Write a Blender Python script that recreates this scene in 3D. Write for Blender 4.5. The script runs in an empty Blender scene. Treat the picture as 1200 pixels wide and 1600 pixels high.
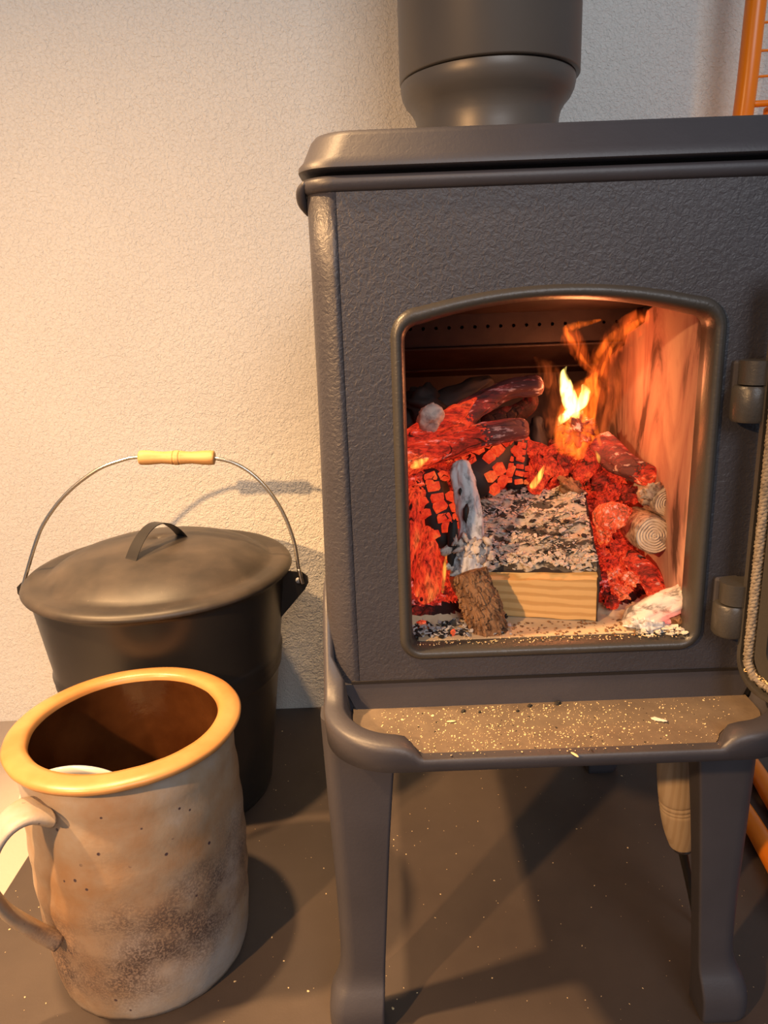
import bpy, math, random
from mathutils import Vector, Matrix, noise, Euler
R = random.Random(7)
C = bpy.context.scene.collection
scene = bpy.context.scene
# ------------------------------------------------------------------ camera
cam_data = bpy.data.cameras.new('camera')
cam = bpy.data.objects.new('camera', cam_data); C.objects.link(cam)
cam_data.sensor_fit = 'VERTICAL'; cam_data.sensor_height = 36.0
cam_data.lens = 1155.0 * 36.0 / 1600.0
cam_data.clip_start = 0.01
_p = math.radians(15.4); _r = math.radians(2.15)
fw = Vector((0, math.cos(_p), -math.sin(_p))); rt = Vector((1, 0, 0)); up = rt.cross(fw)
rt2 = rt * math.cos(_r) - up * math.sin(_r); up2 = rt * math.sin(_r) + up * math.cos(_r)
m = Matrix((rt2, up2, -fw)).transposed().to_4x4(); m.translation = Vector((-0.122, -0.488, 0.58))
cam.matrix_world = m
scene.camera = cam
# ------------------------------------------------------------------ world, lights, exposure
w = bpy.data.worlds.new('world'); scene.world = w; w.use_nodes = True
bg = w.node_tree.nodes['Background']; bg.inputs[0].default_value = (0.80, 0.86, 1.0, 1); bg.inputs[1].default_value = 0.21
scene.view_settings.view_transform = 'Standard'; scene.view_settings.look = 'None'
scene.view_settings.exposure = 0.0; scene.view_settings.gamma = 1.0; scene.view_settings.use_curve_mapping = False

def light(name, kind, loc, energy, color, size=0.1, target=None, spot=None, blend=0.5, size_y=None):
    d = bpy.data.lights.new(name, kind); d.energy = energy; d.color = color
    if kind == 'AREA':
        d.size = size
        if size_y: d.shape = 'RECTANGLE'; d.size_y = size_y
    else: d.shadow_soft_size = size
    if kind == 'SPOT': d.spot_size = math.radians(spot); d.spot_blend = blend
    o = bpy.data.objects.new(name, d); C.objects.link(o); o.location = loc
    if target: o.rotation_euler = (Vector(target) - Vector(loc)).to_track_quat('-Z', 'Y').to_euler()
    return o
light('warm_lamp_left', 'SPOT', (-0.95, -0.90, 1.0), 112, (1.0, 0.56, 0.24), 0.022, (-0.36, 0.52, 0.08), 74, 1.0)
light('warm_overhead_spot', 'SPOT', (-0.50, 0.02, 1.95), 170, (1.0, 0.60, 0.28), 0.035, (-0.30, 0.15, 0.0), 34, 0.9)
light('warm_ceiling_spot', 'SPOT', (-1.15, -0.20, 1.65), 230, (1.0, 0.58, 0.26), 0.04, (-0.20, 0.02, 0.05), 40, 0.6)
light('daylight_window', 'AREA', (0.6, -2.6, 2.0), 37, (0.88, 0.93, 1.0), 1.3, (0, 0.3, 0.6))

# ------------------------------------------------------------------ materials
def mat(name):
    m = bpy.data.materials.new(name); m.use_nodes = True
    nt = m.node_tree; b = nt.nodes['Principled BSDF']; return m, nt, b
def N(nt, t, **kw):
    n = nt.nodes.new(t)
    for k, v in kw.items():
        if k in n.inputs: n.inputs[k].default_value = v
        else: setattr(n, k, v)
    return n
def coords(nt, scale=(1, 1, 1)):
    tc = N(nt, 'ShaderNodeTexCoord'); mp = N(nt, 'ShaderNodeMapping'); mp.inputs['Scale'].default_value = scale
    nt.links.new(tc.outputs['Object'], mp.inputs[0]); return mp.outputs[0]
def noise_n(nt, vec, scale, detail=4, rough=0.55, dist=0.0):
    n = N(nt, 'ShaderNodeTexNoise'); n.inputs['Scale'].default_value = scale; n.inputs['Detail'].default_value = detail
    n.inputs['Roughness'].default_value = rough; n.inputs['Distortion'].default_value = dist
    nt.links.new(vec, n.inputs['Vector']); return n.outputs['Fac']
def ramp(nt, fac, stops):
    r = N(nt, 'ShaderNodeValToRGB'); e = r.color_ramp.elements
    while len(e) < len(stops): e.new(0.5)
    for i, (p, c) in enumerate(stops): e[i].position = p; e[i].color = (c[0], c[1], c[2], 1)
    nt.links.new(fac, r.inputs[0]); return r.outputs[0]
def mix(nt, fac, a, b, kind='MIX'):
    n = N(nt, 'ShaderNodeMix'); n.data_type = 'RGBA'; n.blend_type = kind
    for v, s in ((fac, n.inputs[0]), (a, n.inputs[6]), (b, n.inputs[7])):
        if isinstance(v, (int, float)): s.default_value = v
        elif isinstance(v, tuple): s.default_value = (v[0], v[1], v[2], 1)
        else: nt.links.new(v, s)
    return n.outputs[2]
def math_n(nt, op, a, b=0.0):
    n = N(nt, 'ShaderNodeMath'); n.operation = op
    for v, s in ((a, n.inputs[0]), (b, n.inputs[1])):
        if isinstance(v, (int, float)): s.default_value = v
        else: nt.links.new(v, s)
    return n.outputs[0]
def bump(nt, b, h, strength, dist):
    n = N(nt, 'ShaderNodeBump'); n.inputs['Strength'].default_value = strength; n.inputs['Distance'].default_value = dist
    nt.links.new(h, n.inputs['Height']); nt.links.new(n.outputs[0], b.inputs['Normal'])
def simple(name, col, rough=0.5, metal=0.0, bs=None, bstr=0.3, bd=0.0005, var=None, vs=30, spec=0.5, scale=(1, 1, 1), detail=4):
    m, nt, b = mat(name); b.inputs['Roughness'].default_value = rough; b.inputs['Metallic'].default_value = metal
    b.inputs['Specular IOR Level'].default_value = spec
    v = coords(nt, scale)
    if var: nt.links.new(ramp(nt, noise_n(nt, v, vs, 5), [(0.32, col), (0.68, var)]), b.inputs['Base Color'])
    else: b.inputs['Base Color'].default_value = (*col, 1)
    if bs: bump(nt, b, noise_n(nt, v, bs, detail), bstr, bd)
    return m
def plaster():
    m, nt, b = mat('plaster'); v = coords(nt)
    nt.links.new(ramp(nt, noise_n(nt, v, 3, 3), [(0.3, (0.74, 0.72, 0.67)), (0.7, (0.80, 0.78, 0.72))]), b.inputs['Base Color'])
    b.inputs['Roughness'].default_value = 0.75; b.inputs['Specular IOR Level'].default_value = 0.25
    h = math_n(nt, 'ADD', noise_n(nt, v, 270, 3, 0.5, 0.9), math_n(nt, 'MULTIPLY', noise_n(nt, v, 70, 2), 0.6))
    bump(nt, b, h, 0.9, 0.0028); return m
def cast_iron(name='cast_iron', strength=0.55, col=(0.046, 0.043, 0.050)):
    m, nt, b = mat(name); v = coords(nt)
    nt.links.new(ramp(nt, noise_n(nt, v, 14, 3), [(0.3, tuple(c * 0.9 for c in col)), (0.7, tuple(c * 1.15 for c in col))]), b.inputs['Base Color'])
    b.inputs['Roughness'].default_value = 0.46; b.inputs['Specular IOR Level'].default_value = 0.55
    bump(nt, b, noise_n(nt, v, 330, 3, 0.55, 0.7), strength, 0.0012); return m
def ember(name, heat=0.5, scale=55, strength=1.0, crack=0.05, char=(0.02, 0.008, 0.006), stretch=(1, 1, 1), ash=0.0, lo=0.28):
    """burning wood: black cracks between cells, glowing red to orange where the noise is hot"""
    m, nt, b = mat(name); v = coords(nt, stretch)
    vo = N(nt, 'ShaderNodeTexVoronoi'); vo.feature = 'DISTANCE_TO_EDGE'; vo.inputs['Scale'].default_value = scale
    wv = N(nt, 'ShaderNodeVectorMath'); wv.operation = 'ADD'
    nn = N(nt, 'ShaderNodeTexNoise'); nn.inputs['Scale'].default_value = scale * 0.8; nt.links.new(v, nn.inputs['Vector'])
    sc = N(nt, 'ShaderNodeVectorMath'); sc.operation = 'SCALE'; sc.inputs[3].default_value = 0.9 / scale
    nt.links.new(nn.outputs['Color'], sc.inputs[0]); nt.links.new(v, wv.inputs[0]); nt.links.new(sc.outputs[0], wv.inputs[1])
    nt.links.new(wv.outputs[0], vo.inputs['Vector'])
    dd = math_n(nt, 'ADD', vo.outputs['Distance'], math_n(nt, 'MULTIPLY', math_n(nt, 'SUBTRACT', noise_n(nt, v, scale * 0.5, 2), 0.42), 0.55)); ck = ramp(nt, dd, [(0.0, (0.02, 0.02, 0.02)), (crack + 0.001, (1, 1, 1))])
    n1 = noise_n(nt, v, scale * 0.35, 5, 0.6); n2 = noise_n(nt, v, scale * 2.2, 4, 0.65)
    f = math_n(nt, 'ADD', math_n(nt, 'MULTIPLY', n1, 0.65), math_n(nt, 'MULTIPLY', n2, 0.35))
    o = 0.62 - heat * 0.34
    hot = ramp(nt, f, [(o - 0.08, (0.012, 0.001, 0.0006)), (o, (0.22, 0.010, 0.005)), (o + 0.07, (0.66, 0.024, 0.008)), (o + 0.16, (0.95, 0.065, 0.016)), (min(o + 0.30, 1), (1.0, 0.24, 0.05))])
    em = mix(nt, 1.0, hot, ck, 'MULTIPLY')
    fine = ramp(nt, noise_n(nt, coords(nt, stretch), 420, 3, 0.7, 0.5), [(0.36, (lo, lo, lo)), (0.56, (1.0, 1.0, 1.0))]); em = mix(nt, 1.0, em, fine, 'MULTIPLY')
    nt.links.new(em, b.inputs['Emission Color']); b.inputs['Emission Strength'].default_value = strength
    if ash > 0:
        base = ramp(nt, n2, [(0.62 - ash * 0.2, char), (0.70 - ash * 0.2, (0.42, 0.36, 0.34))])
        nt.links.new(base, b.inputs['Base Color'])
    else: b.inputs['Base Color'].default_value = (*char, 1)
    b.inputs['Roughness'].default_value = 0.8; b.inputs['Specular IOR Level'].default_value = 0.2
    bump(nt, b, math_n(nt, 'ADD', ck_val(nt, ck), n2), 0.7, 0.0015)
    return m
def ck_val(nt, c):
    n = N(nt, 'ShaderNodeRGBToBW'); nt.links.new(c, n.inputs[0]); return n.outputs[0]
def ash_mat(name, light_c, dark_c, thr=0.42, scale=120, glow=0.0, stretch=(1, 1, 1), soft=0.06):
    m, nt, b = mat(name); v = coords(nt, stretch)
    n = noise_n(nt, v, scale, 6, 0.62, 0.4); n2 = noise_n(nt, v, scale * 0.2, 3)
    c1 = ramp(nt, n, [(thr, dark_c), (thr + soft, light_c)])
    c2 = mix(nt, ramp(nt, n2, [(0.35, (0, 0, 0)), (0.7, (0.55, 0.55, 0.55))]), c1, tuple(0.5 * (a + q) for a, q in zip(light_c, dark_c)))
    nt.links.new(c2, b.inputs['Base Color']); b.inputs['Roughness'].default_value = 0.9; b.inputs['Specular IOR Level'].default_value = 0.1
    if glow > 0:
        g = ramp(nt, noise_n(nt, v, scale * 0.22, 3), [(0.50, (0, 0, 0)), (0.64, (1.0, 0.08, 0.04))])
        nt.links.new(g, b.inputs['Emission Color']); b.inputs['Emission Strength'].default_value = glow
    bump(nt, b, n, 0.8, 0.0015); return m
def wood_mat(name, a, c, scale=(1, 1, 1), bands=90, dist=2.0, rough=0.6, direction='Z'):
    m, nt, b = mat(name); v = coords(nt, scale)
    wv = N(nt, 'ShaderNodeTexWave'); wv.bands_direction = direction; wv.inputs['Scale'].default_value = bands; wv.inputs['Distortion'].default_value = dist
    wv.inputs['Detail'].default_value = 3; wv.inputs['Detail Scale'].default_value = 1.5
    nt.links.new(v, wv.inputs['Vector'])
    nt.links.new(ramp(nt, wv.outputs['Fac'], [(0.15, c), (0.6, a)]), b.inputs['Base Color'])
    b.inputs['Roughness'].default_value = rough
    bump(nt, b, wv.outputs['Fac'], 0.2, 0.0004); return m
def stoneware():
    m, nt, b = mat('salt_glazed_stoneware'); v = coords(nt)
    sx = N(nt, 'ShaderNodeSeparateXYZ'); nt.links.new(v, sx.inputs[0])
    base = ramp(nt, noise_n(nt, v, 9, 5, 0.6), [(0.36, (0.28, 0.16, 0.08)), (0.5, (0.32, 0.24, 0.165)), (0.64, (0.36, 0.33, 0.30))])
    # dark iron speckle, dense in a slanted band over the lower half
    band = math_n(nt, 'SUBTRACT', sx.outputs['Z'], math_n(nt, 'MULTIPLY', sx.outputs['X'], 0.35))
    bandf = ramp(nt, math_n(nt, 'MULTIPLY', band, 4.0), [(0.03, (0.10, 0.10, 0.10)), (0.20, (1, 1, 1)), (0.38, (0.85, 0.85, 0.85)), (0.56, (0, 0, 0))])
    sp = noise_n(nt, v, 520, 4, 0.7); big = noise_n(nt, v, 26, 4, 0.6)
    f = math_n(nt, 'MULTIPLY', ck_val(nt, bandf), math_n(nt, 'MULTIPLY', ck_val(nt, ramp(nt, sp, [(0.41, (0, 0, 0)), (0.54, (1, 1, 1))])), ck_val(nt, ramp(nt, big, [(0.36, (0, 0, 0)), (0.60, (1, 1, 1))]))))
    base = mix(nt, math_n(nt, 'MULTIPLY', ck_val(nt, bandf), math_n(nt, 'MULTIPLY', big, 0.9)), base, (0.20, 0.115, 0.075))
    c = mix(nt, f, base, (0.075, 0.052, 0.045))
    vo = N(nt, 'ShaderNodeTexVoronoi'); vo.inputs['Scale'].default_value = 75; nt.links.new(v, vo.inputs['Vector'])
    dots = ck_val(nt, ramp(nt, vo.outputs['Distance'], [(0.09, (1, 1, 1)), (0.13, (0, 0, 0))]))
    c = mix(nt, math_n(nt, 'MULTIPLY', dots, ck_val(nt, ramp(nt, noise_n(nt, v, 40, 2), [(0.5, (0, 0, 0)), (0.56, (1, 1, 1))]))), c, (0.05, 0.03, 0.04))
    nt.links.new(c, b.inputs['Base Color'])
    nt.links.new(math_n(nt, 'ADD', 0.32, math_n(nt, 'MULTIPLY', big, 0.3)), b.inputs['Roughness'])
    bump(nt, b, math_n(nt, 'ADD', noise_n(nt, v, 260, 4), math_n(nt, 'MULTIPLY', noise_n(nt, v, 25, 3), 1.6)), 0.4, 0.0006); return m
def flame_mat(name, col, strength):
    m = bpy.data.materials.new(name); m.use_nodes = True; nt = m.node_tree
    nt.nodes.remove(nt.nodes['Principled BSDF']); e = N(nt, 'ShaderNodeEmission'); e.inputs[0].default_value = (*col, 1); v = coords(nt, (1, 1, 0.35)); n = noise_n(nt, v, 150, 2, 0.5, 1.2)
    f = ramp(nt, n, [(0.38, (0.15, 0.15, 0.15)), (0.52, (0.75, 0.75, 0.75)), (0.62, (2.0, 2.0, 2.0))])
    nt.links.new(math_n(nt, 'MULTIPLY', ck_val(nt, f), strength), e.inputs[1])
    nt.links.new(e.outputs[0], nt.nodes['Material Output'].inputs['Volume']); m.cycles.volume_step_rate = 0.3; return m
def floor_plate_mat():
    m, nt, b = mat('dark_steel_plate'); v = coords(nt)
    nt.links.new(ramp(nt, noise_n(nt, v, 5, 5, 0.6), [(0.3, (0.050, 0.037, 0.031)), (0.7, (0.080, 0.060, 0.048))]), b.inputs['Base Color'])
    nt.links.new(math_n(nt, 'ADD', 0.38, math_n(nt, 'MULTIPLY', noise_n(nt, v, 12, 4), 0.25)), b.inputs['Roughness'])
    bump(nt, b, noise_n(nt, v, 500, 3), 0.25, 0.0003); return m
def sooty_brick():
    m, nt, b = mat('fire_lining'); v = coords(nt)
    n = noise_n(nt, coords(nt, (1, 1, 0.35)), 22, 5, 0.6, 0.8)
    c = ramp(nt, n, [(0.40, (0.09, 0.04, 0.025)), (0.48, (0.36, 0.18, 0.13)), (0.64, (0.50, 0.31, 0.21))])
    nt.links.new(c, b.inputs['Base Color']); b.inputs['Roughness'].default_value = 0.85
    bump(nt, b, noise_n(nt, v, 160, 4), 0.25, 0.0008); return m
M = {}
M['plaster'] = plaster()
M['iron'] = cast_iron(); M['iron_smooth'] = cast_iron('cast_iron_smooth', 0.12); M['iron_rim'] = cast_iron('cast_iron_rim', 0.2, (0.045, 0.041, 0.036)); M['iron_rim'].node_tree.nodes['Principled BSDF'].inputs['Roughness'].default_value = 0.38
M['flue'] = simple('flue_steel', (0.12, 0.108, 0.095), 0.40, 0.3, 600, 0.1, 0.0003, (0.135, 0.12, 0.105), 8)
M['plate'] = floor_plate_mat()
M['floor'] = simple('pale_floor', (0.44, 0.37, 0.31), 0.7, bs=140, bstr=0.4, bd=0.001)
M['soot'] = simple('sooty_iron', (0.012, 0.006, 0.005), 0.6, 0.1, 90, 0.5, 0.001, (0.034, 0.022, 0.018), 28)
M['sootdark'] = simple('black_soot', (0.010, 0.007, 0.006), 0.9, bs=120, bstr=0.4, bd=0.001)
M['brick'] = sooty_brick()
M['hearth'] = simple('fire_floor', (0.52, 0.37, 0.22), 0.85, bs=150, bstr=0.4, bd=0.0008, var=(0.62, 0.46, 0.29), vs=35)
M['black_paint'] = simple('black_powder_coat', (0.016, 0.014, 0.013), 0.36, 0.0, 700, 0.12, 0.0002, (0.020, 0.018, 0.016), 12)
def lid_mat():
    m, nt, b = mat('dusty_black_coat'); v = coords(nt)
    sp = ck_val(nt, ramp(nt, noise_n(nt, v, 420, 3, 0.7), [(0.66, (0, 0, 0)), (0.74, (1, 1, 1))]))
    du = ck_val(nt, ramp(nt, noise_n(nt, v, 18, 4), [(0.4, (0, 0, 0)), (0.75, (0.22, 0.22, 0.22))]))
    c = mix(nt, math_n(nt, 'ADD', math_n(nt, 'MULTIPLY', sp, 0.3), du), (0.028, 0.023, 0.019), (0.22, 0.17, 0.13))
    nt.links.new(c, b.inputs['Base Color']); b.inputs['Roughness'].default_value = 0.45
    return m
M['lid'] = lid_mat()
M['wire'] = simple('steel_wire', (0.62, 0.58, 0.50), 0.25, 1.0)
M['chrome'] = simple('bright_ferrule', (0.8, 0.8, 0.78), 0.15, 1.0)
M['grip'] = wood_mat('grip_wood', (0.66, 0.37, 0.14), (0.56, 0.29, 0.10), (3, 1, 1), 30, 1.5, 0.5)
M['handle_wood'] = wood_mat('tool_wood', (0.48, 0.36, 0.23), (0.43, 0.31, 0.19), (1, 1, 0.25), 60, 3, 0.6, 'X')
M['stone'] = stoneware()
def rim_mat():
    m, nt, b = mat('amber_glazed_rim'); v = coords(nt)
    nt.links.new(ramp(nt, noise_n(nt, v, 30, 4), [(0.3, (0.42, 0.19, 0.055)), (0.7, (0.50, 0.26, 0.09))]), b.inputs['Base Color'])
    b.inputs['Roughness'].default_value = 0.33; bump(nt, b, noise_n(nt, v, 200, 3), 0.15, 0.0004); return m
M['rim'] = rim_mat()
M['glaze'] = simple('dark_brown_glaze', (0.035, 0.010, 0.003), 0.12, 0.0, 30, 0.3, 0.002, (0.085, 0.030, 0.009), 16)
M['porcelain'] = simple('white_glaze', (0.78, 0.74, 0.62), 0.2)
M['blue'] = simple('blue_band_glaze', (0.10, 0.13, 0.35), 0.2)
M['orange'] = simple('orange_lacquer', (0.95, 0.24, 0.004), 0.3)
M['rope'] = simple('gasket_rope', (0.16, 0.13, 0.10), 0.9, bs=500, bstr=0.8, bd=0.001, var=(0.30, 0.25, 0.19), vs=200)
M['glass'] = simple('sooty_glass', (0.05, 0.035, 0.025), 0.15)
M['bark'] = ash_mat('brown_bark', (0.32, 0.17, 0.085), (0.045, 0.020, 0.012), 0.34, 230, stretch=(1, 1, 0.6), soft=0.2)
M['pine'] = wood_mat('split_pine', (0.66, 0.40, 0.15), (0.52, 0.29, 0.095), (0.16, 1, 1), 48, 3.2, 0.6)
M['pine_top'] = wood_mat('split_pine_paler', (0.78, 0.50, 0.19), (0.60, 0.33, 0.10), (0.3, 1, 1), 60, 5, 0.6)  # paler pine for the sloping upper front facet
M['ashcrust'] = ash_mat('ash_over_char', (0.56, 0.45, 0.33), (0.018, 0.014, 0.012), 0.46, 75, stretch=(0.55, 1, 1))
M['ashwhite'] = ash_mat('white_ash', (0.66, 0.63, 0.62), (0.10, 0.09, 0.09), 0.36, 100, stretch=(1, 1, 0.5), soft=0.14)
M['ashflake'] = simple('ash_flake', (0.62, 0.55, 0.45), 0.9)
M['ashgrey'] = simple('grey_ash_flake', (0.44, 0.41, 0.39), 0.9)
M['charflake'] = simple('char_flake', (0.015, 0.012, 0.010), 0.7)
M['crumb'] = simple('wood_crumb', (0.75, 0.56, 0.30), 0.8)
M['charash'] = ash_mat('ash_rind', (0.55, 0.44, 0.33), (0.12, 0.07, 0.05), 0.36, 150, soft=0.2)
M['ashglow'] = ash_mat('ash_with_glow', (0.62, 0.55, 0.50), (0.10, 0.08, 0.07), 0.38, 100, glow=0.8, stretch=(0.5, 1, 1), soft=0.12)
M['e_hot'] = ember('ember_hot', 0.60, 70, 1.1, 0.06)
M['e_mid'] = ember('ember_mid', 0.45, 60, 1.0, 0.07)
M['e_dull'] = ember('ember_dull', 0.30, 45, 0.9, 0.05, (0.10, 0.035, 0.03), ash=0.3)
M['e_log'] = ember('ember_log', 0.62, 75, 1.0, 0.03, (0.05, 0.015, 0.010), (0.28, 1, 1), ash=0.12)
M['e_char'] = ember('charred_log', 0.22, 70, 0.8, 0.05, (0.085, 0.036, 0.034), (0.28, 1, 1), ash=0.18)
M['e_block'] = ember('ember_block', 0.74, 60, 0.95, 0.0, (0.05, 0.015, 0.010), lo=0.75)
M['e_back'] = ember('ember_core', 0.12, 70, 0.7, 0.08)
M['f_yellow'] = flame_mat('flame_yellow', (1.0, 0.66, 0.16), 620)
M['f_orange'] = flame_mat('flame_orange', (1.0, 0.15, 0.012), 120)
M['f_wisp'] = flame_mat('flame_wisp', (1.0, 0.12, 0.015), 60)
M['f_wisp2'] = flame_mat('flame_faint_wisp', (1.0, 0.16, 0.03), 26)
M['f_yellow2'] = flame_mat('flame_small_yellow', (1.0, 0.50, 0.07), 260)

# ------------------------------------------------------------------ mesh helpers
ORG = {}
def mk(name, V, F, material, parent=None, smooth=True, kind=None, origin=None, mats=None, fm=None):
    o0 = ORG[parent.name] if parent else Vector(origin or (0, 0, 0))
    me = bpy.data.meshes.new(name); me.from_pydata([tuple(Vector(v) - o0) for v in V], [], F)
    for mm in (mats or [material]): me.materials.append(mm)
    if fm:
        for p, i in zip(me.polygons, fm): p.material_index = i
    if smooth is True:
        for p in me.polygons: p.use_smooth = True
    me.update()
    o = bpy.data.objects.new(name, me); C.objects.link(o)
    if parent: o.parent = parent
    else: o.location = o0
    ORG[o.name] = o0
    if kind: o['kind'] = kind
    return o
def autosmooth(o, ang=40):
    me = o.data
    for p in me.polygons: p.use_smooth = True
    import bmesh
    bm = bmesh.new(); bm.from_mesh(me); a = math.radians(ang)
    for e in bm.edges:
        if len(e.link_faces) == 2 and e.calc_face_angle(0) > a: e.smooth = False
    bm.to_mesh(me); bm.free()
def fixn(o):
    import bmesh
    bm = bmesh.new(); bm.from_mesh(o.data); bmesh.ops.recalc_face_normals(bm, faces=bm.faces); bm.to_mesh(o.data); bm.free(); return o
def thing(name, loc, label, cat, group=None):
    o = bpy.data.objects.new(name, None); C.objects.link(o); o.location = loc; ORG[o.name] = Vector(loc)
    o.empty_display_size = 0.02
    tag(o, label, cat, group); return o
def tag(o, label, cat, group=None):
    o['label'] = label; o['category'] = cat
    if group: o['group'] = group
    return o
def bevel(o, w, seg=2):
    b = o.modifiers.new('bevel', 'BEVEL'); b.width = w; b.segments = seg; b.limit_method = 'ANGLE'; return o
def join(parts):
    V, F = [], []
    for v, f in parts:
        n = len(V); V += list(v); F += [tuple(i + n for i in q) for q in f]
    return V, F
def boxg(x0, x1, y0, y1, z0, z1):
    V = [(x, y, z) for x in (x0, x1) for y in (y0, y1) for z in (z0, z1)]
    return V, [(0, 1, 3, 2), (4, 6, 7, 5), (0, 4, 5, 1), (2, 3, 7, 6), (0, 2, 6, 4), (1, 5, 7, 3)]
def loft(rings, cap0=True, cap1=True, closed=True):
    V = [p for r in rings for p in r]; n = len(rings[0]); F = []
    for k in range(len(rings) - 1):
        for i in range(n if closed else n - 1):
            j = (i + 1) % n
            F.append((k * n + i, k * n + j, (k + 1) * n + j, (k + 1) * n + i))
    if cap0: F.append(tuple(reversed(range(n))))
    if cap1: F.append(tuple(range((len(rings) - 1) * n, len(rings) * n)))
    return V, F
def lathe(c, prof, seg=64, a0=0.0):
    """prof = [(r, z)] ; r==0 closes"""
    rings = []
    for r, z in prof:
        r = max(r, 1e-5)
        rings.append([(c[0] + r * math.cos(a0 + 2 * math.pi * i / seg), c[1] + r * math.sin(a0 + 2 * math.pi * i / seg), z) for i in range(seg)])
    V, F = loft(rings, False, False); return V, F
def rrect(x0, x1, y0, y1, r, z, n=8):
    P = []
    for cx, cy, a in ((x1 - r, y1 - r, 0), (x0 + r, y1 - r, 90), (x0 + r, y0 + r, 180), (x1 - r, y0 + r, 270)):
        for i in range(n + 1):
            t = math.radians(a + 90 * i / n); P.append((cx + r * math.cos(t), cy + r * math.sin(t), z))
    return P
def catmull(P, n):
    P = [Vector(p) for p in P]; out = []
    for i in range(len(P) - 1):
        p0 = P[max(i - 1, 0)]; p1 = P[i]; p2 = P[i + 1]; p3 = P[min(i + 2, len(P) - 1)]
        for k in range(n):
            t = k / n
            out.append(0.5 * ((2 * p1) + (p2 - p0) * t + (2 * p0 - 5 * p1 + 4 * p2 - p3) * t * t + (3 * p1 - p0 - 3 * p2 + p3) * t ** 3))
    out.append(P[-1]); return out
def tube(path, rad, seg=20, sub=6, amp=0.0, freq=60, seed=0, squash=1.0, dome=0.6, caps=(True, True), up0=(0, 0, 1), twist=0.0, ridge=0.0, stretch=0.35, lens=False):
    P = catmull(path, sub); Rr = catmull([(r, 0, 0) for r in rad], sub); Rr = [r[0] for r in Rr]
    n = len(P); T = []
    for i in range(n): T.append((P[min(i + 1, n - 1)] - P[max(i - 1, 0)]).normalized())
    u = Vector(up0); u = (u - T[0] * u.dot(T[0])).normalized()
    st = []
    if caps[0]:
        for k in (0.08, 0.45, 0.8): st.append((P[0] - T[0] * Rr[0] * dome * math.cos(math.asin(k)) , T[0], Rr[0] * k, 0))
    for i in range(n): st.append((P[i], T[i], Rr[i], i))
    if caps[1]:
        for k in (0.8, 0.45, 0.08): st.append((P[-1] + T[-1] * Rr[-1] * dome * math.cos(math.asin(k)), T[-1], Rr[-1] * k, n - 1))
    rings = []; L = 0; prev = st[0][0]
    for c, t, r, i in st:
        L += (c - prev).length; prev = c
        u = (u - t * u.dot(t)).normalized(); w_ = t.cross(u); ring = []
        for k in range(seg):
            a = 2 * math.pi * k / seg + twist * L
            ca = math.cos(a); d = u * (ca * abs(ca) ** 2.0 * 1.5 if lens else ca) * squash + w_ * math.sin(a)
            rr = r
            if amp:
                q = Vector((math.cos(a) * r * freq + seed * 7.3, math.sin(a) * r * freq, L * freq * stretch + seed))
                v = noise.fractal(q, 0.8, 2.2, 4)
                if ridge: v = v * (1 - ridge) + ridge * (0.4 - abs(noise.noise(q * 1.7)) * 2)
                rr = r + amp * v * min(1, r / (max(Rr) * 0.5))
            ring.append(tuple(c + d * rr))
        rings.append(ring)
    V, F = loft(rings, True, True); return V, F
def lump(c, size, seed, amp=0.25, rot=(0, 0, 0), n=8, box=0.0, freq=1.6):
    """irregular rounded lump or angular block"""
    V, F = [], []; E = Euler(rot).to_matrix(); rings = []
    for i in range(n + 1):
        th = math.pi * i / n; ring = []
        for k in range(n + 2):
            ph = 2 * math.pi * k / (n + 2)
            d = Vector((math.sin(th) * math.cos(ph), math.sin(th) * math.sin(ph), math.cos(th)))
            s = 1.0
            if box: s = 1 + box * (1 / max(abs(d.x), abs(d.y), abs(d.z)) - 1)
            s *= 1 + amp * noise.fractal(d * freq + Vector((seed * 3.1, seed, 0)), 0.8, 2.1, 3)
            ring.append(tuple(Vector(c) + E @ Vector((d.x * size[0] * s, d.y * size[1] * s, d.z * size[2] * s))))
        rings.append(ring)
    return loft(rings, True, True)
def flake(c, s, rnd, thick=0.25, flat=False):
    n = rnd.randint(4, 6); E = Euler((rnd.uniform(-0.6, 0.6) * (0.2 if flat else 1), rnd.uniform(-0.6, 0.6) * (0.2 if flat else 1), rnd.uniform(0, 6.28))).to_matrix(); el = rnd.uniform(0.35, 1)
    top, bot = [], []
    for k in range(n):
        a = 2 * math.pi * k / n; r = s * rnd.uniform(0.6, 1.2)
        p = Vector((r * math.cos(a), r * math.sin(a) * el, rnd.uniform(-0.2, 0.2) * s))
        top.append(tuple(Vector(c) + E @ (p + Vector((0, 0, s * thick * 0.5))))); bot.append(tuple(Vector(c) + E @ (p - Vector((0, 0, s * thick * 0.5)))))
    V = bot + top; F = [tuple(reversed(range(n))), tuple(range(n, 2 * n))] + [(i, (i + 1) % n, n + (i + 1) % n, n + i) for i in range(n)]
    return V, F
def copy_obj(o, parent=None):
    c = o.copy(); C.objects.link(c)
    if parent: c.parent = parent
    return c

# ------------------------------------------------------------------ setting
def wall_grid():
    V, F = boxg(-2.2, 1.6, 0.517, 0.62, -0.004, 2.4); return V, F
o = mk('wall_back', *wall_grid(), M['plaster'], smooth=False, kind='structure')
o = mk('floor', *boxg(-2.2, 1.6, -1.6, 0.517, -0.06, -0.004), M['floor'], smooth=False, kind='structure')
o = mk('floor_plate', *boxg(-0.537, 0.95, -0.9, 0.516, -0.004, 0.0), M['plate'], smooth=False, origin=(0.2, -0.2, -0.004))
tag(o, 'dark brown-black steel hearth plate on the floor under the stove, dusted with crumbs', 'hearth plate')

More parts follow.
